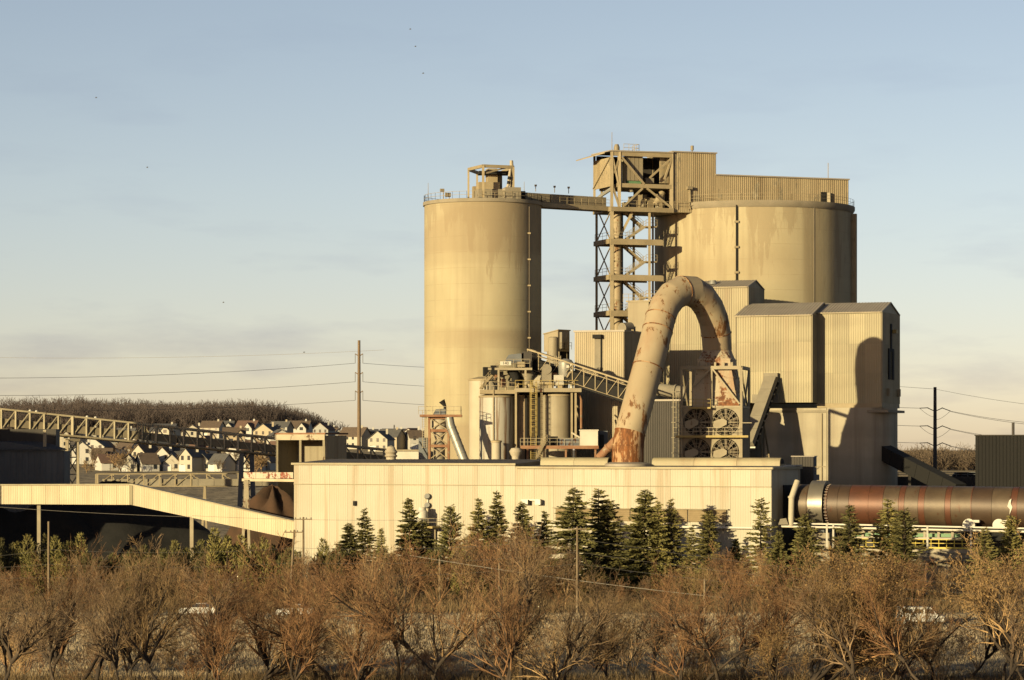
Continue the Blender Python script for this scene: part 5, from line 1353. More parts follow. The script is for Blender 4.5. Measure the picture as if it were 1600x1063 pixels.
# move to keep the belt inside the truss
dv = Vector((1.2, -.5, 0))
n = 15
for k in range(n):
    a = Ta.lerp(Ba, .62).lerp(Tb.lerp(Bb, .62), k / n) + dv; b = Ta.lerp(Ba, .62).lerp(Tb.lerp(Bb, .62), (k + 1) / n - .003) + dv
    MB().bar(a, b, 1.5, 1.35).build('belt_cover', m_belt, mc)
MB().bar(Ba + dv + Vector((0, 0, .12)), Bb + dv + Vector((0, 0, .12)), 2.4, .16).build('floor', m_steel_l, mc)
for k in (.13, .145, .265, .285): 
    q = Ta.lerp(Tb, k); MB().lathe(q + Vector((0, 0, .1)), [(.2, 0), (.34, .25), (.2, .55), (.05, .6)], 10).build('lamp_globe', m_white, mc, True)
def bent(name, label, px0, px1, ptop, pbot, Y, mat, spread=3, w=.55):
    t = thing(name, label, 'support', P((px0 + px1) / 2, pbot, Y), 'conveyor support bents')
    a0, a1 = P(px0, ptop, Y), P(px1, ptop, Y + 1.5); b0, b1 = P(px0 - spread, pbot, Y), P(px1 + spread, pbot, Y + 1.5)
    b0.z = b1.z = min(b0.z, 6); b0.x = a0.x + (b0.x - a0.x); 
    member('leg', b0, a0, w, mat, t); member('leg', b1, a1, w, mat, t)
    member('cap_beam', a0 - Vector((.4, 0, 0)), a1 + Vector((.4, 0, 0)), .5, mat, t)
    n = 5
    for k in range(n):
        u, v = k / n, (k + 1) / n
        member('brace', b0.lerp(a0, u), b1.lerp(a1, v), .16, mat, t); member('brace', b1.lerp(a1, u), b0.lerp(a0, v), .16, mat, t)
        member('tie', b0.lerp(a0, u), b1.lerp(a1, u), .2, mat, t)
    return t
bent('support_bent', 'pale rusty braced legs carrying the truss conveyor beside the grey shed', 105, 121, 688, 790, 516, m_steel_l, 2)
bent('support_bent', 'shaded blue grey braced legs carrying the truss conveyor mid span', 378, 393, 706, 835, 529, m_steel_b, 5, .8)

# second, level truss further down
l2 = thing('level_truss_walkway', 'level truss walkway with plank sides above the dark stockpile', 'walkway', P(300, 760, 546))
truss(l2, P(150, 741, 544), P(470, 740, 548), P(150, 760, 544), P(470, 760, 548), 13, (0, 2.2, 0), m_steel, .2, 6)
for k in range(12): 
    a, b = P(160 + k * 25, 754, 546), P(184.5 + k * 25, 754, 546)
    MB().bar(a, b, .3, 1.3).build('side_plate', m_dust, l2)
for px in (320, 445): 
    for dx in (-6, 4): member('leg', (X(px + dx, 546), 546, 0), (X(px, 546), 546, Z(760, 546)), .4, m_steel, l2)
rb = thing('rusty_pipe_beam', 'white beam with flaking red rust leading into the long hall', 'beam', P(420, 745, 446))
m_flake = M('flaking_white_beam', (.62, .55, .42), (.56, .48, .36), .4, .7, rust=((.40, .09, .04), .5, .7, .8))
for k in range(4):
    a, b = P(382 + k * 19.5, 743, 446 - k), P(401 + k * 19.5, 743, 445 - k)
    MB().bar(a, b, .6, .95).build('beam_section', m_flake, rb)
MB().bar(P(380, 750, 446), P(462, 751, 442), .8, .4).build('flange_beam', m_gallery, rb)
for px0, px1 in ((384, 377), (386, 391)): member('leg', P(px0, 750, 445), (X(px1, 444), 444, 0) if 0 else P(px1, 905, 444), .42, m_steel_l, rb)

# lower clad gallery
gl = thing('clad_gallery', 'cream ribbed conveyor gallery sloping down into the left end of the hall', 'conveyor', P(200, 790, 418))
GA = [(-60, 454), (205, 446), (470, 436.5)]
tops = [Z(757.5, 401), None, None]
pG = [Vector((X(px, Y), Y)) for px, Y in GA]
zT = [Z(758, 454), Z(757, 446), Z(817, 436.5)]; zB = [Z(787.5, 454), Z(789, 446), Z(845, 436.5)]
for k in (0, 1):
    A, B = pG[k], pG[k + 1]; t_ = (B - A).normalized(); nrm = Vector((-t_.y, t_.x)) * 2.6
    MB().add([(A.x, A.y + .05, zB[k]), (B.x, B.y + .05, zB[k + 1]), (B.x, B.y + .05, zT[k + 1]), (A.x, A.y + .05, zT[k]), (A.x + nrm.x, A.y + nrm.y, zB[k]), (B.x + nrm.x, B.y + nrm.y, zB[k + 1]), (B.x + nrm.x, B.y + nrm.y, zT[k + 1]), (A.x + nrm.x, A.y + nrm.y, zT[k])],
             [(0, 1, 2, 3), (7, 6, 5, 4), (4, 5, 1, 0), (3, 2, 6, 7), (0, 3, 7, 4), (1, 5, 6, 2)]).build('core', m_gallery, gl)
    clad(gl, A, B, zB[k], zT[k] - .12, m_gallery, 2.4, .3, .028, z0b=zB[k + 1], z1b=zT[k + 1] - .12)
    MB().bar((A.x, A.y - .15, zT[k]), (B.x, B.y - .15, zT[k + 1]), .35, .2).build('eave_trim', m_clad, gl)
MB().bar((pG[1].x, pG[1].y - .15, zB[1]), (pG[1].x, pG[1].y - .15, zT[1]), .5, .2).build('corner_trim', m_clad, gl)
for px, Y in ((299, 442.5), (60, 450.5)): 
    member('leg', (X(px, Y), Y + .6, 0), (X(px, Y), Y + .6, Z(790, Y)), .55, m_steel_l, gl)

# grey shed in shade at far left
GS = Fr(100, 470, -4)
gs = thing('grey_shed', 'blue grey shed with sloping slate roof at the far left', 'building', GS(-8, 5, 0))
za, zb_ = Z(705, 470), Z(683, 470)
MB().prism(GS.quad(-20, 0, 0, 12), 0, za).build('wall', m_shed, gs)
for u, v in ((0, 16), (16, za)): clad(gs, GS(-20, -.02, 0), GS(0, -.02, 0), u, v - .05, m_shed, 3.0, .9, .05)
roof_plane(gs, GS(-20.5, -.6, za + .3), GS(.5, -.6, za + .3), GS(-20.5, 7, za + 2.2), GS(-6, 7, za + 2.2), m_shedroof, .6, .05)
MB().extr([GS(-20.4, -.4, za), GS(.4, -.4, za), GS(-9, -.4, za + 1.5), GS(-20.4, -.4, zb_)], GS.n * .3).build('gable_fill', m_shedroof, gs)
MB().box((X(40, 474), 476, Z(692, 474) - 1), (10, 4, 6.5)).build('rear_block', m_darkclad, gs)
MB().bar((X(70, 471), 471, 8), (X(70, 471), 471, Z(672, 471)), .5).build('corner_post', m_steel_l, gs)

# stockpiles
def heap(name, label, cx, cy, rx, ry, h, mat, seed, cat='stockpile'):
    rg = np.random.RandomState(seed); n, m_ = 64, 26; V = []
    ph = rg.rand(8) * 6.28
    for i in range(m_ + 1):
        r_ = i / m_
        for j in range(n):
            a = 2 * math.pi * j / n
            w = 1 + .12 * math.sin(3 * a + ph[0]) + .07 * math.sin(7 * a + ph[1])
            z = h * (.5 + .5 * math.cos(math.pi * r_)) ** .8 * (1 + .08 * math.sin(5 * a + ph[2] + r_ * 4)) + rg.randn() * .1 * (1 - r_)
            V.append((cx + rx * r_ * w * math.cos(a), cy + ry * r_ * w * math.sin(a), z))
    Q = [(i * n + j, i * n + (j + 1) % n, (i + 1) * n + (j + 1) % n, (i + 1) * n + j) for i in range(m_) for j in range(n)]
    mb = MB(); mb.v = V; mb.f = [q[::-1] for q in Q]
    return mb.build(name, mat, None, True, (cx, cy, 0), label, cat)
heap('coal_stockpile', 'black coal heap under the level truss walkway', -66, 476, 25, 17, 13.5, m_coal, 1)
heap('coal_stockpile', 'black coal heap behind the level stretch of the cream gallery', -84, 474, 30, 16, 13.5, m_coal, 2)
heap('ore_stockpile', 'dark rust brown heap against the left end of the hall', -38, 456, 11, 9, 13, m_ore, 3)

# open front storage shed
m_fascia = M('weathered_fascia', (.56, .48, .34), (.48, .40, .28), .4, .7, rust=((.20, .10, .045), .52, .5, .8))
os_ = Fr(508, 515, 32)
of = thing('open_shed', 'open fronted storage shed with rusty roof edge behind the truss conveyor', 'building', os_(-4, 5, 0))
z1_ = Z(679, 515); sl = os_.s_at(432); dpo = inv_px(os_, 541)
clad(of, os_(0, 0, 0), os_(0, dpo, 0), 0, z1_ - .2, m_gallery, 1.2, .5)
clad(of, os_(0, dpo, 0), os_(sl, dpo, 0), 0, z1_ - .2, m_clad_grey, 3, .5)
clad(of, os_(sl, dpo, 0), os_(sl, 0, 0), 0, z1_ - .2, m_clad_grey, 3, .5)
MB().prism(os_.quad(sl - .3, .3, -.4, dpo + .2), z1_, z1_ + .3).build('roof', m_steel_r, of)
MB().bar(os_(sl - .2, -.3, z1_ - .5), os_(.2, -.3, z1_ - .5), .3, 1.0).build('fascia', m_fascia, of)
for u in (0.02, .5, .98): member('post', os_(sl * u, -.1, 0), os_(sl * u, -.1, z1_), .4, m_steel_l, of)

# ------------------------------------------------------------------ poles and wires
def wire(name, label, a, b, sag, mat, r_=.03, group=None, n=14):
    a, b = Vector(a), Vector(b); pts_ = []
    for k in range(n + 1):
        u = k / n; p = a.lerp(b, u); p.z -= sag * 4 * u * (1 - u); pts_.append(p)
    return MB().path(pts_, r_, 4).build(name, mat, None, False, a.lerp(b, .5), label, 'wire', group)
tp = thing('transmission_pole', 'tall brown transmission pole with upswept arms left of the narrow silo', 'utility pole', (X(561, 640), 640, terr1(X(561, 640), 640)))
Yp = 640; q = Vector((X(561, Yp), Yp, 0)); ztp = Z(532, Yp)
MB().tube((q.x, q.y, 0), (q.x, q.y, ztp), .55, .3, 14).build('pole', m_pole, tp, True)
arms = []
for py in (557, 586, 615):
    for sd in (-1, 1):
        tip = Vector((q.x + sd * .85, q.y, Z(py - 4, Yp)))
        MB().bar((q.x, q.y, Z(py, Yp)), tip, .2).build('arm', m_pole, tp)
        MB().tube(tip, tip - Vector((0, 0, 2.1)), .06, n=6).build('insulator', m_wire, tp)
        arms.append(tip - Vector((0, 0, 2.1)))
for k, (py, pyl) in enumerate(((569, 591), (599, 618), (628, 641))):
    wire('power_wire', ['topmost', 'middle', 'lowest'][k] + ' long wire sagging left from the brown transmission pole', arms[2 * k], P(-60, pyl, 560), .9, m_wire, .035, 'transmission wires')
    wire('power_wire', ['topmost', 'middle', 'lowest'][k] + ' wire running right from the brown transmission pole to the narrow silo', arms[2 * k + 1], P(760, py + 8, 900), .3, m_wirel, .04, 'transmission wires')
wire('power_wire', 'faint single wire high in the sky at left', P(-60, 558, 900), P(600, 547, 900), 1.2, m_wirel, .035, 'transmission wires')
rp2 = thing('transmission_pole', 'dark steel pole with three crossarm levels behind the kiln', 'utility pole', (X(1461, 560), 560, 0))
Yq = 560; q = Vector((X(1461, Yq), Yq, 0))
MB().tube((q.x, q.y, 0), (q.x, q.y, Z(605, Yq)), .5, .3, 14).build('pole', m_poled, rp2, True)
for j, py in enumerate((639, 667, 693.5)):
    for sd in (-1, 1):
        base_ = Vector((q.x, q.y, Z(py + 4, Yq))); tip = Vector((q.x + sd * 1.5, q.y, Z(py, Yq) + .2))
        MB().bar(base_, tip, .16).build('brace', m_poled, rp2)
        ins = Vector((q.x + sd * 3.0, q.y, Z(py - (1 if sd < 0 else -3.5), Yq)))
        MB().tube(tip - Vector((sd * .2, 0, 0)), ins, .09, n=6).build('insulator', m_wire, rp2)
        pts_ = [ins.lerp(q + Vector((0, 0, ins.z)), u) - Vector((0, 0, 1.7 * math.sin(u * 1.57))) for u in np.linspace(0, 1, 8)]
        MB().path(pts_, .03, 4).build('jumper', m_wire, rp2)
        if sd < 0: wire('power_wire', ['top', 'middle', 'bottom'][j] + ' wire running left from the dark steel pole', ins, P(1340, py - 6, 640), .1, m_wire, .04, 'wires of the dark steel pole')
        else:
            for e_ in (0, 1): wire('power_wire', ['top', 'middle', 'bottom'][j] + [' upper', ' lower'][e_] + ' wire running right from the dark steel pole', ins - Vector((0, 0, .1 * e_)), P(1680, py + 26 + e_ * 4, 470), .5, m_wire, .032, 'wires of the dark steel pole')
wire('power_wire', 'thin earth wire over the dark steel pole, right side', (q.x, q.y, Z(608, Yq)), P(1690, 641, 470), .4, m_wire, .025, 'wires of the dark steel pole')
wire('power_wire', 'thin earth wire over the dark steel pole, left side', (q.x, q.y, Z(608, Yq)), P(1340, 598, 640), .1, m_wire, .03, 'wires of the dark steel pole')
# roadside wooden poles
poles = [(76, 815, 352, 0, 'bare wooden pole at the left end of the hedge'), (452, 828, 350, 1, 'leaning wooden pole near the parked white cars'), (474, 808, 372, 2, 'wooden pole with two crossarms at the left end of the hall'),
         (687, 872, 356, 0, 'short pale wooden pole below the white vent stack'), (780, 880, 352, 0, 'thin pale pole among shrubs in the centre'), (902, 823, 348, 1, 'wooden roadside pole in front of the spruces'), (1101, 905, 345, 0, 'short stub pole right of the centre shrubs')]
ptop = []
for px, py, Y, arm, lab in poles:
    b = Vector((X(px, Y), Y, 0)); zt = Z(py, Y); le = .6 if px == 452 else 0
    t = thing('wooden_pole', lab, 'utility pole', b, 'roadside wooden poles')
    tpv = Vector((b.x + le, Y, zt)); MB().tube(b, tpv, .17, .12, 10).build('pole', m_wood, t, True)
    for k in range(arm):
        zz = zt - .3 - k * 5.0; MB().bar((tpv.x - 1.15, Y - .2, zz), (tpv.x + 1.15, Y - .2, zz), .14).build('crossarm', m_wood, t)
        for dx in (-1.0, -.4, .4, 1.0): MB().tube((tpv.x + dx, Y - .2, zz), (tpv.x + dx, Y - .2, zz + .25), .06, n=6).build('insulator', m_wire, t)
    ptop.append(tpv)
for k, dz in enumerate((-1.6, -3.4, -5.0)):
    nm = ['upper', 'middle', 'lower'][k]
    wire('roadside_wire', nm + ' roadside wire left of the hedge end pole', P(-60, 872 + k * 14, 352), ptop[0] + Vector((0, 0, dz - 1.8)), .2, m_wire, .016, 'roadside wires')
    wire('roadside_wire', nm + ' roadside wire between hedge end pole and leaning pole', ptop[0] + Vector((0, 0, dz - 1.8)), ptop[1] + Vector((0, 0, dz - .6)), .5, m_wire, .016, 'roadside wires')
    wire('roadside_wire', nm + ' roadside wire between leaning pole and spruce row pole', ptop[1] + Vector((0, 0, dz - .6)), ptop[5] + Vector((0, 0, dz * .9)), .6, m_wire, .016, 'roadside wires')
    wire('roadside_wire', nm + ' roadside wire from spruce row pole to the right edge', ptop[5] + Vector((0, 0, dz * .9)), P(1690, 925 + 12 * k, 330), .8, m_wire, .016, 'roadside wires')
wire('roadside_wire', 'thick pale cable sagging across the centre shrubs', P(640, 868, 352), P(1130, 934, 345), .3, m_wirel, .035, 'roadside wires')
wire('roadside_wire', 'thin wire in front of the cream gallery', P(-60, 788, 390), P(300, 808, 400), .2, m_wirel, .025, 'roadside wires')
wire('roadside_wire', 'thin wire across the left hall facade', P(300, 806, 385), P(700, 812, 380), .3, m_wire, .016, 'roadside wires')
for i, (px, py, Y) in enumerate(((527, 667, 1900), (650, 669, 1900), (616, 664, 2300))):
    t = thing('lattice_mast', ['distant lattice pylon left of the brown pole', 'distant lattice pylon close to the narrow silo', 'very thin distant mast between the houses and silo'][i], 'pylon', P(px, 700, Y), 'distant masts')
    b = P(px, 706, Y); zt = Z(py, Y); w = 1.6 if i < 2 else .5; mb = MB()
    for sx in (-1, 1):
        for sy in (-1, 1): mb.bar((b.x + sx * w, Y + sy * w, b.z), (b.x + sx * .3, Y + sy * .3, zt), .35)
    for k in range(6):
        u = k / 6; z = b.z + (zt - b.z) * u; ww = w * (1 - u) + .3 * u; mb.bar((b.x - ww, Y, z), (b.x + ww * .8, Y, z + (zt - b.z) / 6), .25)
    mb.build('lattice', m_poled, t)
    if i < 2:
        for k in range(3): MB().bar((b.x - 2.4, Y, zt - 1.5 - k * 3.4), (b.x + 2.4, Y, zt - 1.5 - k * 3.4), .35).build('arm', m_poled, t)

# ------------------------------------------------------------------ cars on the road
def car(x, y, rz, label, kind, mat):
    c, s_ = math.cos(rz), math.sin(rz); t = thing('parked_car', label, 'car' if kind == 'sedan' else 'van', (x, y, .03), 'white cars on the road')
    def L2(p): return (x + p[0] * c - p[1] * s_, y + p[0] * s_ + p[1] * c, .03 + p[2])
    def ex(prof, w, name, m_, inset=0.0):
        mb = MB(); n = len(prof); vs_ = [L2((a, -w / 2 + inset * k, b)) for a, b, k in prof] + [L2((a, w / 2 - inset * k, b)) for a, b, k in prof]
        mb.add(vs_, [tuple(range(n - 1, -1, -1)), tuple(range(n, 2 * n))] + [(i, (i + 1) % n, n + (i + 1) % n, n + i) for i in range(n)]); return mb.build(name, m_, t, True)
    if kind == 'sedan':
        ex([(-2.25, .35, 0), (-2.3, .8, 0), (-2.1, 1.0, .3), (-1.2, 1.05, .3), (1.0, 1.0, .3), (2.1, .85, .3), (2.3, .6, 0), (2.25, .3, 0)], 1.8, 'body', mat, .12)
        ex([(-1.6, 1.0, .2), (-.95, 1.42, 1), (.35, 1.45, 1), (1.15, 1.0, .2)], 1.72, 'cabin', m_glass, .18)
        ex([(-.95, 1.4, 0), (-.85, 1.49, .5), (.25, 1.5, .5), (.38, 1.42, 0)], 1.36, 'roof', mat, .05); wx = (-1.4, 1.4)
    else:
        ex([(-2.6, .4, 0), (-2.65, 1.0, 0), (-2.6, 2.0, .8), (1.2, 2.0, .8), (2.0, 1.15, .4), (2.7, 1.0, .2), (2.75, .4, 0)], 1.95, 'body', mat, .12)
        ex([(1.15, 1.95, 0), (1.25, 1.97, 0), (2.02, 1.18, 0), (1.9, 1.15, 0)], 1.7, 'windscreen', m_glass); wx = (-1.7, 1.7)
        for a in (-1.9, -.6, .55): 
            for sd in (-1, 1): ex([(a, 1.2, 0), (a + 1.0, 1.2, 0), (a + .95, 1.75, 0), (a, 1.75, 0)], .04, 'window', m_glass).location = (-s_ * -.0 + (-s_) * sd * .9, c * sd * .9, 0)
    for wxx in wx:
        for sd in (-1, 1):
            a = L2((wxx, sd * .72, .32)); b = L2((wxx, sd * .93, .32)); w_ = MB().tube(a, b, .32, n=18).build('wheel', m_rubber, t, True)
            MB().tube(L2((wxx, sd * .9, .32)), L2((wxx, sd * .95, .32)), .19, n=14).build('rim', m_galv, w_, True)
    for sd in (-1, 1): MB().box(L2((2.24 if kind == 'sedan' else 2.7, sd * .62, .72)), (.16, .36, .16), rz).build('headlight', m_galv, t)
    for sd in (-1, 1): MB().box(L2((-2.27 if kind == 'sedan' else -2.62, sd * .66, .82)), (.1, .3, .18), rz).build('tail_light', m_steel_r, t)
def on_road(px):
    for (x0, y0), (x1, y1) in zip(road_pts[:-1], road_pts[1:]):
        for u in np.linspace(0, 1, 900):
            x, y = x0 + (x1 - x0) * u, y0 + (y1 - y0) * u
            if abs(pxof(x, y) - px) < 2: return x, y, math.atan2(y1 - y0, x1 - x0)
x, y, a = on_road(311); car(x, y + 1.8, a + math.pi, 'white sedan on the road behind bare trees at far left', 'sedan', m_carw)
x, y, a = on_road(462); car(x, y + 1.8, a + math.pi, 'white sedan on the road by the leaning wooden pole', 'sedan', m_carw)
x, y, a = on_road(1444); car(x, y + 1.8, a, 'white van on the road behind bare trees at right', 'van', m_carw)

# ------------------------------------------------------------------ houses on the hillside
h_w = [M('siding_cream', (.56, .51, .41), rough=.8), M('siding_white', (.62, .59, .53), rough=.8), M('siding_tan', (.52, .43, .30), rough=.8), M('siding_grey', (.42, .41, .38), rough=.8)]
h_r = [M('shingle_brown', (.17, .125, .09), (.14, .10, .075), 1, .9), M('shingle_grey', (.15, .145, .14), (.12, .115, .11), 1, .9), M('shingle_dark', (.075, .075, .085), rough=.9), M('shingle_red', (.19, .115, .085), rough=.9)]
wc = ['cream', 'white', 'tan', 'grey']; rc = ['brown', 'grey', 'dark', 'reddish']
h_trim = M('white_trim', (.78, .76, .7), rough=.7)
WIN = {}
def house(px, py, w, dpt_, hh, rise, rz, wi, ri, label, turn=0):
    Y = ground_hit(px, py); x = X(px, Y); z = terr1(x, Y) - .6
    t = thing('house', label, 'house', (x, Y, z), 'houses on the hillside')
    fr_ = Fr(px, Y, math.degrees(rz)); fr_.o = Vector((x, Y, 0)) - fr_.t * w / 2
    H = z + hh + .6
    def vol(a, b, d0, d1, h_, rs, ridge_along, wm, rm):
        if ridge_along:   # ridge parallel to the front
            dm = (d0 + d1) / 2
            MB().extr([fr_(a, d0, z), fr_(a, d0, h_), fr_(a, dm, h_ + rs), fr_(a, d1, h_), fr_(a, d1, z)], fr_.t * (b - a)).build('wall', wm, t)
            for da, db_ in ((d0 - .4, dm), (d1 + .4, dm)):
                MB().extr([fr_(a - .4, da, h_ - .25), fr_(b + .4, da, h_ - .25), fr_(b + .4, db_, h_ + rs + .12), fr_(a - .4, db_, h_ + rs + .12)], (0, 0, .2)).build('roof', rm, t)
        else:             # gable faces the front
            am = (a + b) / 2
            MB().extr([fr_(a, d0, z), fr_(b, d0, z), fr_(b, d0, h_), fr_(am, d0, h_ + rs), fr_(a, d0, h_)], fr_.n * (d1 - d0)).build('wall', wm, t)
            for aa in (a - .4, b + .4):
                MB().extr([fr_(aa, d0 - .4, h_ - .25), fr_(aa, d1 + .3, h_ - .25), fr_(am, d1 + .3, h_ + rs + .12), fr_(am, d0 - .4, h_ + rs + .12)], (0, 0, .2)).build('roof', rm, t)
    def win(a, d, zc, ww=1.0, hw=1.4, nm='window', mt=m_glass):
        MB().extr([fr_(a - ww / 2, d, zc - hw / 2), fr_(a + ww / 2, d, zc - hw / 2), fr_(a + ww / 2, d, zc + hw / 2), fr_(a - ww / 2, d, zc + hw / 2)], -fr_.n * .06).build(nm, mt, t)
    wm, rm = h_w[wi], h_r[ri]
    vol(0, w, 0, dpt_, H, rise, turn == 0 or turn == 2, wm, rm)
    fl = [z + 2.2] + ([z + 5.0] if hh > 4.5 else [])
    n = max(2, int(w / 2.6))
    for zc in fl:
        for k in range(n): win(w * (k + .5) / n, -.02, zc)
    if turn == 2:  # cross gable wing
        vol(w * .55, w * .98, -2.2, 2, H - .3, rise * .8, False, wm, rm)
        for zc in fl: win(w * .765, -2.22, zc, 1.6)
    win(w * .25, -.05, z + 1.7, 2.6, 2.1, 'garage_door', h_trim)
    if hh > 4.5: MB().box(fr_(w * .8, dpt_ * .5, H + rise).to_tuple(), (.8, .8, 2.0)).build('chimney', wm, t)
rg = random.Random(12)
lower = [(144, 719, 14, 1), (159, 730, 10, 2), (192, 723, 10, 0), (209, 719, 11, 0), (216, 731, 9, 1), (252, 722, 10, 0), (270, 721, 11, 0), (253, 736, 9, 1), (285, 734, 10, 0), (306, 728, 12, 2), (318, 717, 12, 1), (290, 738, 8, 1), (317, 737, 10, 1), (330, 725, 11, 2), (352, 736, 12, 1), (347, 723, 10, 0), (366, 727, 10, 1), (408, 735, 10, 1), (425, 727, 9, 0), (178, 709, 12, 0), (128, 726, 11, 1), (172, 736, 9, 0), (200, 738, 9, 1), (228, 724, 10, 2), (236, 738, 9, 0), (268, 737, 9, 1), (296, 722, 10, 0), (336, 738, 9, 0), (380, 737, 10, 1), (392, 728, 10, 2), (160, 713, 10, 1), (232, 713, 10, 0), (285, 712, 10, 1), (378, 715, 11, 0), (400, 717, 10, 1)]
upper = [(80, 697, 11, 1), (95, 700, 10, 2), (140, 699, 13, 1), (188, 699, 14, 0), (252, 690, 15, 2), (327, 685, 13, 0), (349, 684, 12, 2), (382, 687, 13, 2), (411, 693, 13, 1), (434, 686, 12, 0), (464, 685, 14, 2), (500, 688, 12, 1), (519, 690, 12, 2), (440, 700, 12, 1), (366, 698, 12, 2), (300, 694, 12, 1), (547, 702, 15, 0), (571, 701, 12, 2), (590, 706, 11, 1), (604, 703, 12, 0), (620, 700, 13, 2), (638, 702, 12, 1), (655, 703, 10, 0)]
for row, nm in ((sorted(lower), 'lower'), (sorted(upper), 'upper')):
    for i, (px, py, w, turn) in enumerate(row):
        w *= .62 if nm == 'lower' else .74
        wi = rg.choice([0, 0, 1, 1, 2, 3]); ri = rg.choice([0, 0, 1, 1, 2, 3])
        house(px, py, w, rg.uniform(6.5, 8.5), rg.choice([2.6, 4.6, 4.7]) if nm == 'lower' else rg.choice([4.6, 5.0]), rg.uniform(2.4, 3.4), rg.uniform(-.5, .6), wi, ri,
              f'{wc[wi]} house with {rc[ri]} roof, {ordw(i)} from the left in the {nm} hillside row', turn)
# birds
for i, (px, py) in enumerate(((649, 73), (641, 46), (661, 115), (230, 262), (150, 153), (349, 473), (475, 551))):
    q = P(px, py, 560); t = thing('bird', ['flying bird in the group over the narrow silo, middle of three', 'flying bird in the group over the narrow silo, highest of three', 'flying bird in the group over the narrow silo, lowest of three', 'lone bird at left, level with the silo tops', 'lone bird near the upper left corner', 'bird low at left of the narrow silo', 'lowest bird, left of the brown transmission pole'][i], 'bird', q, 'flying birds')
    MB().lathe((0, 0, 0), [(.005, -.22), (.05, -.1), (.06, .05), (.02, .2)], 8).build('body', m_wire, t).matrix_basis = Matrix.Rotation(R(90), 4, 'Y')
    b = t.children[0]; b.data.transform(Matrix.Translation(q))
    for sd in (-1, 1):
        MB().add([q + Vector(v) for v in ((-.08, 0, .03), (.08, 0, .03), (.12, sd * .1, .16), (.02 + sd * .34, sd * .28, .1 + .05 * i % .1), (-.06, sd * .1, .15))], [(0, 1, 2, 4), (4, 2, 3)]).build('wing', m_wire, t)
# ------------------------------------------------------------------ vegetation
m_bark = M('dark_bark', (.032, .023, .018), (.10, .072, .048), .5, .95, bump=.4, bscale=6)
m_twig = [M('red_brown_twig', (.15, .072, .036), (.42, .235, .11), .8, .9, rnd=.3), M('tan_twig', (.20, .122, .06), (.52, .345, .17), .8, .9, rnd=.3), M('grey_brown_twig', (.10, .064, .042), (.36, .245, .14), .8, .9, rnd=.3)]
m_dryleaf = M('dry_leaf', (.34, .215, .085), (.26, .155, .06), .5, .85)
m_needle = [M('spruce_needle', (.145, .138, .046), (.245, .215, .07), .6, .85, rnd=.25), M('yellow_green_needle', (.185, .168, .052), (.29, .245, .078), .6, .85, rnd=.25)]
m_scrub = M('juniper_needle', (.105, .098, .036), (.165, .14, .052), .5, .9, rnd=.2)
m_straw = M('straw_stubble', (.50, .40, .27), (.40, .315, .21), .35, .95)
m_weed = M('dry_weed', (.26, .185, .095), (.20, .135, .07), .2, .95)

TOPZ = {}
def tree_meshes(name, seed, H, tmat, wmat, leaves=0, minr=.0105, split=1, **kw):
    lv = grow(seed, H, **kw)
    A = sum(lv[:split + 1], []); B = sum(lv[split + 1:], [])
    v, q = tube_np(*seg_arrays(A), 7); tm = mesh_np(name + '_trunk', v, q, None, tmat, True)
    p0, p1, a, b = seg_arrays(B); v, q = tube_np(p0, p1, np.maximum(a, minr), np.maximum(b, minr * .8), 3)
    cm = mesh_np(name + '_crown', v, q, None, wmat); lm = None
    if leaves:
        rg = np.random.RandomState(seed); idx = rg.randint(0, len(p1), leaves); u = rg.rand(leaves, 1)
        c = p0[idx] * (1 - u) + p1[idx] * u + rg.randn(leaves, 3) * .06
        d1 = rg.randn(leaves, 3); d1 /= np.linalg.norm(d1, axis=1, keepdims=True); d2 = np.cross(d1, rg.randn(leaves, 3)); d2 /= np.linalg.norm(d2, axis=1, keepdims=True)
        s_ = rg.uniform(.05, .10, (leaves, 1)); V = np.stack([c - d1 * s_, c + d2 * s_ * .6, c + d1 * s_, c - d2 * s_ * .6], 1).reshape(-1, 3)
        lm = mesh_np(name + '_leaves', V, np.arange(leaves * 4).reshape(-1, 4), None, m_dryleaf)
    TOPZ[cm.name] = float(v[:, 2].max())
    return tm, cm, lm

def plant(name, label, cat, loc, rz, sc, meshes, group, names=('trunk', 'crown', 'leaves'), tilt=(0, 0)):
    o = thing(name, label, cat, loc, group); o.rotation_euler = (tilt[0], tilt[1], rz); o.scale = sc if hasattr(sc, '__len__') else (sc, sc, sc)
    for nm, me in zip(names, meshes):
        if me is None: continue
        c = bpy.data.objects.new(nm, me); COL.objects.link(c); c.parent = o
    return o

# front row bare trees
T = []
for k, (tr, fk, sp, ln, mt, r0_) in enumerate(((.24, 4, .48, .10, 0, .20), (.15, 5, .56, .14, 1, .19), (.32, 3, .46, .14, 1, .19), (.38, 4, .5, .10, 2, .21), (.18, 3, .46, .18, 0, .19), (.22, 5, .58, .08, 1, .20), (.42, 3, .48, .12, 0, .18), (.26, 2, .46, .16, 2, .2))):
    T.append(tree_meshes('bare_tree', 131 + k, 10, m_bark, m_twig[mt], trunk=tr, forks=fk, spread=sp, lean=ln, kids=(0, 2, 1, 1), nseg=(4, 7, 5, 4, 2), r0=r0_ * 1.05, wob=.22, first=.08, ratio=.56, up=.14))
TL = [tree_meshes('leafy_tree', 106, 10, m_bark, m_twig[1], 5000, trunk=.2, forks=5, spread=.7, lean=.15, kids=(0, 2, 1, 1), nseg=(3, 7, 5, 4, 2), r0=.2, wob=.25, first=.2),
      tree_meshes('leafy_tree', 107, 10, m_bark, m_twig[1], 2500, trunk=.25, forks=4, spread=.65, lean=.15, kids=(0, 2, 1, 1), nseg=(3, 7, 5, 4, 2), r0=.2, wob=.25, first=.2)]
front = []
rgf = random.Random(77)
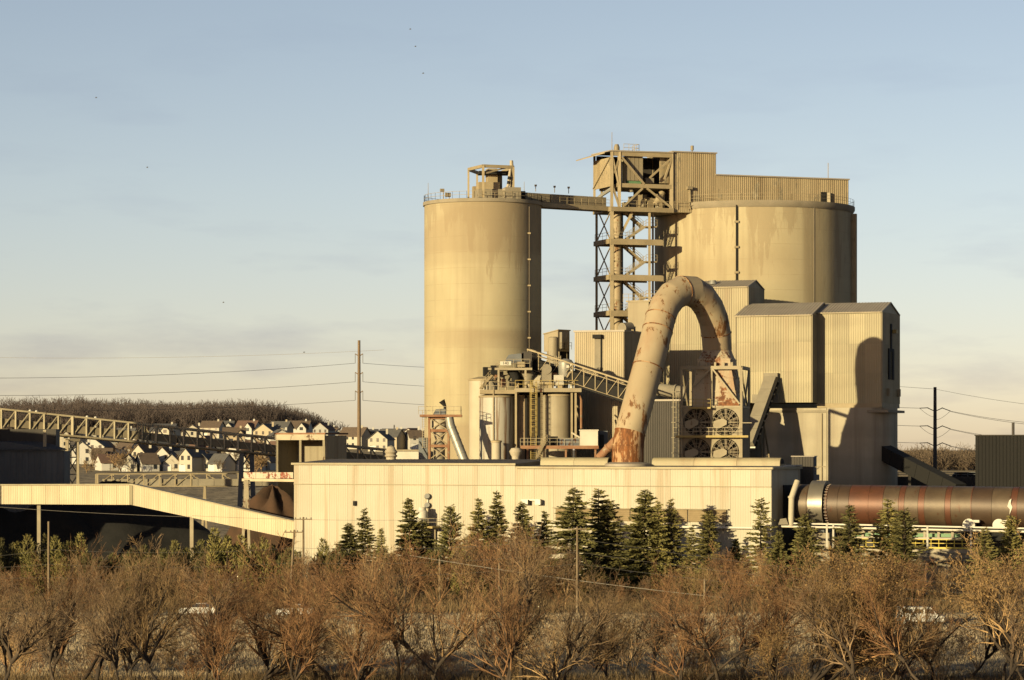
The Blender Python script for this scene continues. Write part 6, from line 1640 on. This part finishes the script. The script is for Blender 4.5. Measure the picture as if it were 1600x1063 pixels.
def sky_front(px): return np.interp(px, [0, 60, 130, 200, 300, 400, 480, 560, 640, 720, 800, 860, 930, 1000, 1060, 1120, 1180, 1250, 1310, 1360, 1420, 1480, 1540, 1600],
                                    [850, 850, 835, 860, 870, 880, 860, 880, 870, 850, 825, 870, 905, 905, 895, 870, 850, 890, 870, 880, 865, 900, 880, 850])
for k in range(36): front.append((-20 + k * 46.5 + rgf.uniform(-16, 16), rgf.uniform(225, 243), float(sky_front(-20 + k * 46.5)) - 16 + abs(rgf.gauss(0, 28))))
for k in range(15): front.append((-10 + k * 112 + rgf.uniform(-20, 20), rgf.uniform(216, 226), float(sky_front(-10 + k * 112)) + 12 + abs(rgf.gauss(8, 22))))
front.sort()
rg = random.Random(31)
for i, (px, Y, py) in enumerate(front):
    leafy = 1205 < px < 1290 or px > 1585
    ms = TL[0] if 1225 < px < 1275 else (TL[1] if leafy else T[rg.randrange(len(T))])
    h = Z(py, Y); s_ = h / (TOPZ[ms[1].name] * .90)
    plant('bare_tree', f'{"dry-leaved golden" if leafy else "leafless brown"} tree, {ordw(i)} from the left in the front row', 'tree', (X(px, Y), Y, 0), rg.uniform(0, 6.28), (s_ * rg.uniform(.8, 1.1), s_ * rg.uniform(.8, 1.1), s_), ms, 'front row of leafless trees', tilt=(rg.uniform(-.05, .05), rg.uniform(-.07, .07)))
# shrubs and thin trees behind the road
B = [tree_meshes('bare_shrub', 201, 6, m_twig[0], m_twig[0], trunk=.06, forks=8, spread=.75, lean=.05, ratio=.55, kids=(0, 1, 1, 1), nseg=(1, 6, 5, 3, 2), r0=.09, up=.2, minr=.018),
     tree_meshes('bare_shrub', 202, 6, m_twig[1], m_twig[1], trunk=.06, forks=9, spread=.7, lean=.05, ratio=.55, kids=(0, 1, 1, 1), nseg=(1, 6, 5, 3, 2), r0=.08, up=.25, minr=.018),
     tree_meshes('bare_shrub', 203, 6, m_twig[2], m_twig[0], trunk=.1, forks=7, spread=.8, lean=.05, ratio=.58, kids=(0, 1, 1, 1), nseg=(1, 6, 5, 3, 2), r0=.10, up=.15, minr=.018),
     tree_meshes('bare_shrub', 204, 6, m_twig[1], m_twig[2], trunk=.3, forks=5, spread=.5, lean=.08, ratio=.58, kids=(0, 2, 1, 1), nseg=(3, 6, 5, 3, 2), r0=.10, up=.3, minr=.018)]
def tops(px):   # skyline of the brown scrub in the photograph
    return np.interp(px, [0, 60, 130, 180, 260, 330, 420, 480, 540, 600, 640, 700, 760, 800, 860, 920, 1000, 1060, 1110, 1180, 1240, 1290, 1360, 1420, 1480, 1540, 1600],
                     [872, 870, 850, 880, 865, 870, 880, 850, 850, 845, 850, 830, 815, 820, 835, 890, 890, 875, 850, 850, 880, 860, 860, 850, 885, 880, 850])
mids = []
for i in range(86):
    px = -15 + i * 19.2 + rg.uniform(-8, 8); Y = rg.uniform(354, 377); mids.append((px, Y))
mids.sort()
for i, (px, Y) in enumerate(mids):
    py = float(tops(px)) + abs(rg.gauss(4, 22)); h = Z(py, Y); ms = B[rg.randrange(4)]; s_ = h / (TOPZ[ms[1].name] * .92)
    plant('bare_shrub', f'leafless brown shrub behind the road, {ordw(i) if i < 79 else ordw(85 - i)} from the {"left" if i < 79 else "right"} edge', 'shrub', (X(px, Y), Y, 0), rg.uniform(0, 6.28), (s_ * rg.uniform(.75, 1.05), s_ * rg.uniform(.75, 1.05), s_), ms, 'leafless shrubs behind the road', ('trunk', 'crown', 'leaves'))

# saplings and brush between the front trees
saps = sorted([(rg.uniform(-10, 1610), rg.uniform(236, 262), rg.uniform(2.2, 6.5)) for _ in range(58)])
for i, (px, Y, h) in enumerate(saps):
    ms = B[rg.randrange(4)]; s_ = h / TOPZ[ms[1].name]
    plant('bare_sapling', f'low leafless brush between the front row trees, {ordw(i)} from the left edge', 'brush', (X(px, Y), Y, 0), rg.uniform(0, 6.28), (s_ * rg.uniform(.8, 1.3), s_ * rg.uniform(.8, 1.3), s_), ms, 'low brush between the front trees', tilt=(rg.uniform(-.1, .1), rg.uniform(-.12, .12)))

# spruces
def conifer(seed, H=12.0, Rr=2.6, whorls=44, power=.62, dens=15, base=.06, droop=.25, mat=None, curl=.35):
    rg = np.random.RandomState(seed); P0, P1, RA, RB = [], [], [], []; C, D, S = [], [], []
    for k in range(whorls):
        f = base + (1 - base) * (k / whorls) ** .95; z = H * f
        L = Rr * (1 - f) ** power * 1.05 + .12; n = rg.randint(6, 9)
        a0 = rg.rand() * 6.28
        for j in range(n):
            a = a0 + j * 6.283 / n + rg.randn() * .2; l = L * rg.uniform(.5, 1.25) * (1 + .18 * math.sin(a * 2 + seed) + .12 * math.sin(k * 1.3 + seed))
            e = np.array([math.cos(a), math.sin(a), 0]); zz = z + rg.randn() * .12
            tip = np.array([0, 0, zz]) + e * l + np.array([0, 0, -droop * l * (1.0 - .6 * f) + curl * f * l])
            s0 = np.array([0, 0, zz]); P0.append(s0); P1.append(tip); RA.append(.03); RB.append(.008)
            m_ = max(4, int(dens * 1.35 * l / 1.6))
            for u in np.linspace(.18, 1.0, m_):
                for side in (-1, 1, 0):
                    sd = np.cross(e, [0, 0, 1]) * side
                    C.append(s0 + (tip - s0) * u + rg.randn(3) * .05); D.append(e * .8 + sd * rg.uniform(.6, 1.0) + np.array([0, 0, rg.uniform(-.25, .3)])); S.append(rg.uniform(.26, .48) * (1.1 - .45 * u) * (.55 + .45 * min(1, l / 1.4)))
    C, D, S = np.array(C), np.array(D), np.array(S)[:, None]; D /= np.linalg.norm(D, axis=1, keepdims=True)
    W = np.cross(D, rg.randn(len(D), 3)); W /= np.linalg.norm(W, axis=1, keepdims=True)
    V = np.stack([C - W * S * .16, C + W * S * .16, C + D * S * .7 + W * S * .2, C + D * S * 1.25, C + D * S * .6 - W * S * .24], 1).reshape(-1, 3)
    b = (np.arange(len(C)) * 5)[:, None]; tri = np.concatenate([b + np.array([[0, 1, 2]]), b + np.array([[0, 2, 4]]), b + np.array([[4, 2, 3]])])
    cm = mesh_np('spruce_crown', V, None, tri, mat)
    P0.append(np.array([0, 0, -.3])); P1.append(np.array([0, 0, H])); RA.append(.2); RB.append(.02)
    v, q = tube_np(np.array(P0), np.array(P1), np.array(RA), np.array(RB), 5)
    return mesh_np('spruce_trunk', v, q, None, m_bark, True), cm, None
CF = [conifer(1, mat=m_needle[0]), conifer(2, Rr=3.0, mat=m_needle[0], power=.75, whorls=36, droop=.35), conifer(3, Rr=2.2, mat=m_needle[1], dens=9, whorls=30), conifer(4, Rr=2.8, whorls=26, mat=m_needle[0], droop=.05, curl=.7, dens=11), conifer(5, Rr=2.5, whorls=24, mat=m_needle[1], dens=8, droop=.3),
      conifer(6, Rr=2.7, whorls=32, mat=m_needle[1], power=.8, dens=12), conifer(7, Rr=3.2, whorls=30, mat=m_needle[0], power=.9, dens=12, droop=.15), conifer(8, Rr=2.1, whorls=38, mat=m_needle[1], power=.5, dens=12)]
con = [(548, 818, 0, 1.1), (571, 794, 2, .75), (596, 825, 4, .8), (642, 778, 0, 1.0), (660, 812, 4, 1.0), (703, 790, 4, .95), (744, 778, 3, .9), (775, 767, 0, .9), (818, 784, 1, 1.0), (848, 798, 2, .9), (893, 762, 3, .95), (935, 763, 1, 1.0), (953, 780, 3, .9), (1006, 766, 1, .95), (1028, 782, 3, .8), (1052, 779, 0, .75), (1078, 822, 2, .7), (1107, 797, 4, .85), (1150, 842, 2, .8), (1187, 777, 3, 1.0), (1215, 830, 4, .8), (1262, 803, 1, 1.0), (1327, 787, 4, .95), (1389, 779, 0, 1.05), (1413, 796, 3, 1.0), (1537, 824, 2, .95), (1576, 805, 1, .9), (1602, 842, 3, .8)]
for i, (px, py, v, wd) in enumerate(con):
    Y = 388 if px < 1210 else 373
    Y += rg.uniform(-3, 4); 
    if px < 720: Y += 14
    h = Z(py, Y); s_ = h / 12
    plant('spruce_tree', f'dark green spruce, {ordw(i)} from the left along the plant front', 'tree', (X(px, Y), Y, 0), rg.uniform(0, 6.28), (s_ * wd * rg.uniform(1.0, 1.4), s_ * wd * rg.uniform(1.0, 1.4), s_), CF[(v + i * 3) % 8], 'spruces in front of the plant', tilt=(rg.uniform(-.03, .03), rg.uniform(-.03, .03)))
# juniper thicket in front of the gallery
def bush(seed, H=9.0, mat=None):
    rg = np.random.RandomState(seed); n = 5200
    st = [(rg.uniform(-1.6, 1.6), rg.uniform(-1.2, 1.2), rg.uniform(.55, 1.0) * H, rg.uniform(.9, 1.5)) for _ in range(8)]
    C, D = [], []
    P0, P1 = [], []
    for x, y, h, r_ in st:
        P0.append((x * .4, y * .4, 0)); P1.append((x, y, h * .9))
        m_ = n // 8; f = rg.rand(m_) ** .8; a = rg.rand(m_) * 6.28; rr = r_ * np.sqrt(np.clip(1 - f ** 2.2, 0.01, 1)) * rg.uniform(.55, 1.08, m_)
        C.append(np.stack([x * (.4 + .6 * f) + rr * np.cos(a), y * (.4 + .6 * f) + rr * np.sin(a), f * h], 1)); D.append(np.stack([np.cos(a) * .7, np.sin(a) * .7, np.full(m_, 1.0)], 1) + rg.randn(m_, 3) * .35)
    C = np.concatenate(C); D = np.concatenate(D); D /= np.linalg.norm(D, axis=1, keepdims=True); S = rg.uniform(.22, .5, (len(C), 1))
    W = np.cross(D, rg.randn(len(D), 3)); W /= np.linalg.norm(W, axis=1, keepdims=True)
    V = np.stack([C - W * S * .2, C + W * S * .2, C + D * S * 1.2], 1).reshape(-1, 3)
    cm = mesh_np('bush_crown', V, None, np.arange(len(V)).reshape(-1, 3), mat)
    v, q = tube_np(np.array(P0, dtype=float), np.array(P1, dtype=float), np.full(8, .12), np.full(8, .03), 5)
    return mesh_np('bush_trunk', v, q, None, m_bark), cm, None
JB = [bush(1, mat=m_scrub), bush(2, mat=m_scrub), bush(3, mat=m_needle[1])]
jun = [(px, 836 + 7 * math.sin(px * .05) + rg.uniform(-5, 9) if px < 470 else 838 + rg.uniform(0, 14)) for px in list(range(-10, 470, 21)) + [505, 528, 545, 610, 680, 720]]
for i, (px, py) in enumerate(jun):
    Y = 383 + rg.uniform(-2, 4); h = Z(py, Y); s_ = h / 9
    plant('juniper_bush', f'olive green juniper, {ordw(i)} from the left in the thicket below the gallery', 'bush', (X(px, Y), Y, 0), rg.uniform(0, 6.28), (s_ * 1.05, s_ * 1.05, s_), JB[rg.randrange(3)], 'juniper thicket')
# small bare trees between the houses
SM = [tree_meshes('garden_tree', 301, 6, m_farwood2, m_farwood2, trunk=.15, forks=5, spread=.6, lean=.1, lev=3, kids=(0, 2, 2, 0), nseg=(2, 5, 4, 3), r0=.16, minr=.045, up=.2),
      tree_meshes('garden_tree', 302, 6, m_twig[1], m_twig[1], trunk=.15, forks=6, spread=.7, lean=.1, lev=3, kids=(0, 2, 2, 0), nseg=(2, 5, 4, 3), r0=.16, minr=.045, up=.2)]
gt = sorted([(rg.uniform(125, 430), rg.uniform(722, 742)) for _ in range(44)] + [(rg.uniform(130, 430), rg.uniform(700, 720)) for _ in range(12)])
for i, (px, py) in enumerate(gt):
    Y = ground_hit(px, py); x = X(px, Y); s_ = rg.uniform(.6, 1.15)
    plant('garden_tree', f'small leafless tree among the hillside houses, {ordw(i)} from the left', 'tree', (x, Y, terr1(x, Y)), rg.uniform(0, 6.28), s_, SM[rg.randrange(2)], 'small trees among the houses')
# dry weeds in the field
def weeds(name, label, n, y0, y1, hmin, hmax, seed, mat):
    rg = np.random.RandomState(seed); y = rg.uniform(y0, y1, n); x = rg.uniform(-.20, .20, n) * y
    cl = .5 + .5 * np.sin(x * .31 + 2 * np.sin(y * .17)) * np.sin(y * .43 + 1.7 * np.sin(x * .11)); h = rg.uniform(hmin, hmax, n) * (.45 + .9 * cl); d = rg.randn(n, 2) * .3; w = rg.uniform(.02, .05, n); a = rg.rand(n) * 6.28
    b = np.stack([x, y, np.zeros(n)], 1); s_ = np.stack([np.cos(a) * w, np.sin(a) * w, np.zeros(n)], 1); tp = b + np.stack([d[:, 0] * h, d[:, 1] * h, h], 1)
    V = np.stack([b - s_, b + s_, tp], 1).reshape(-1, 3)
    o = bpy.data.objects.new(name, mesh_np(name, V, None, np.arange(len(V)).reshape(-1, 3), mat)); COL.objects.link(o); tag(o, label, 'grass', None, 'stuff')
weeds('field_grass', 'short dry grass stems across the beige field', 130000, 251, 346, .14, .42, 1, m_straw)
weeds('verge_weeds', 'tall dry weeds along the verges of the road', 40000, 348, 384, .5, 1.6, 2, m_weed)
weeds('tree_foot_weeds', 'tangled dry weeds at the feet of the front trees', 30000, 236, 247, .4, 1.4, 3, m_weed)
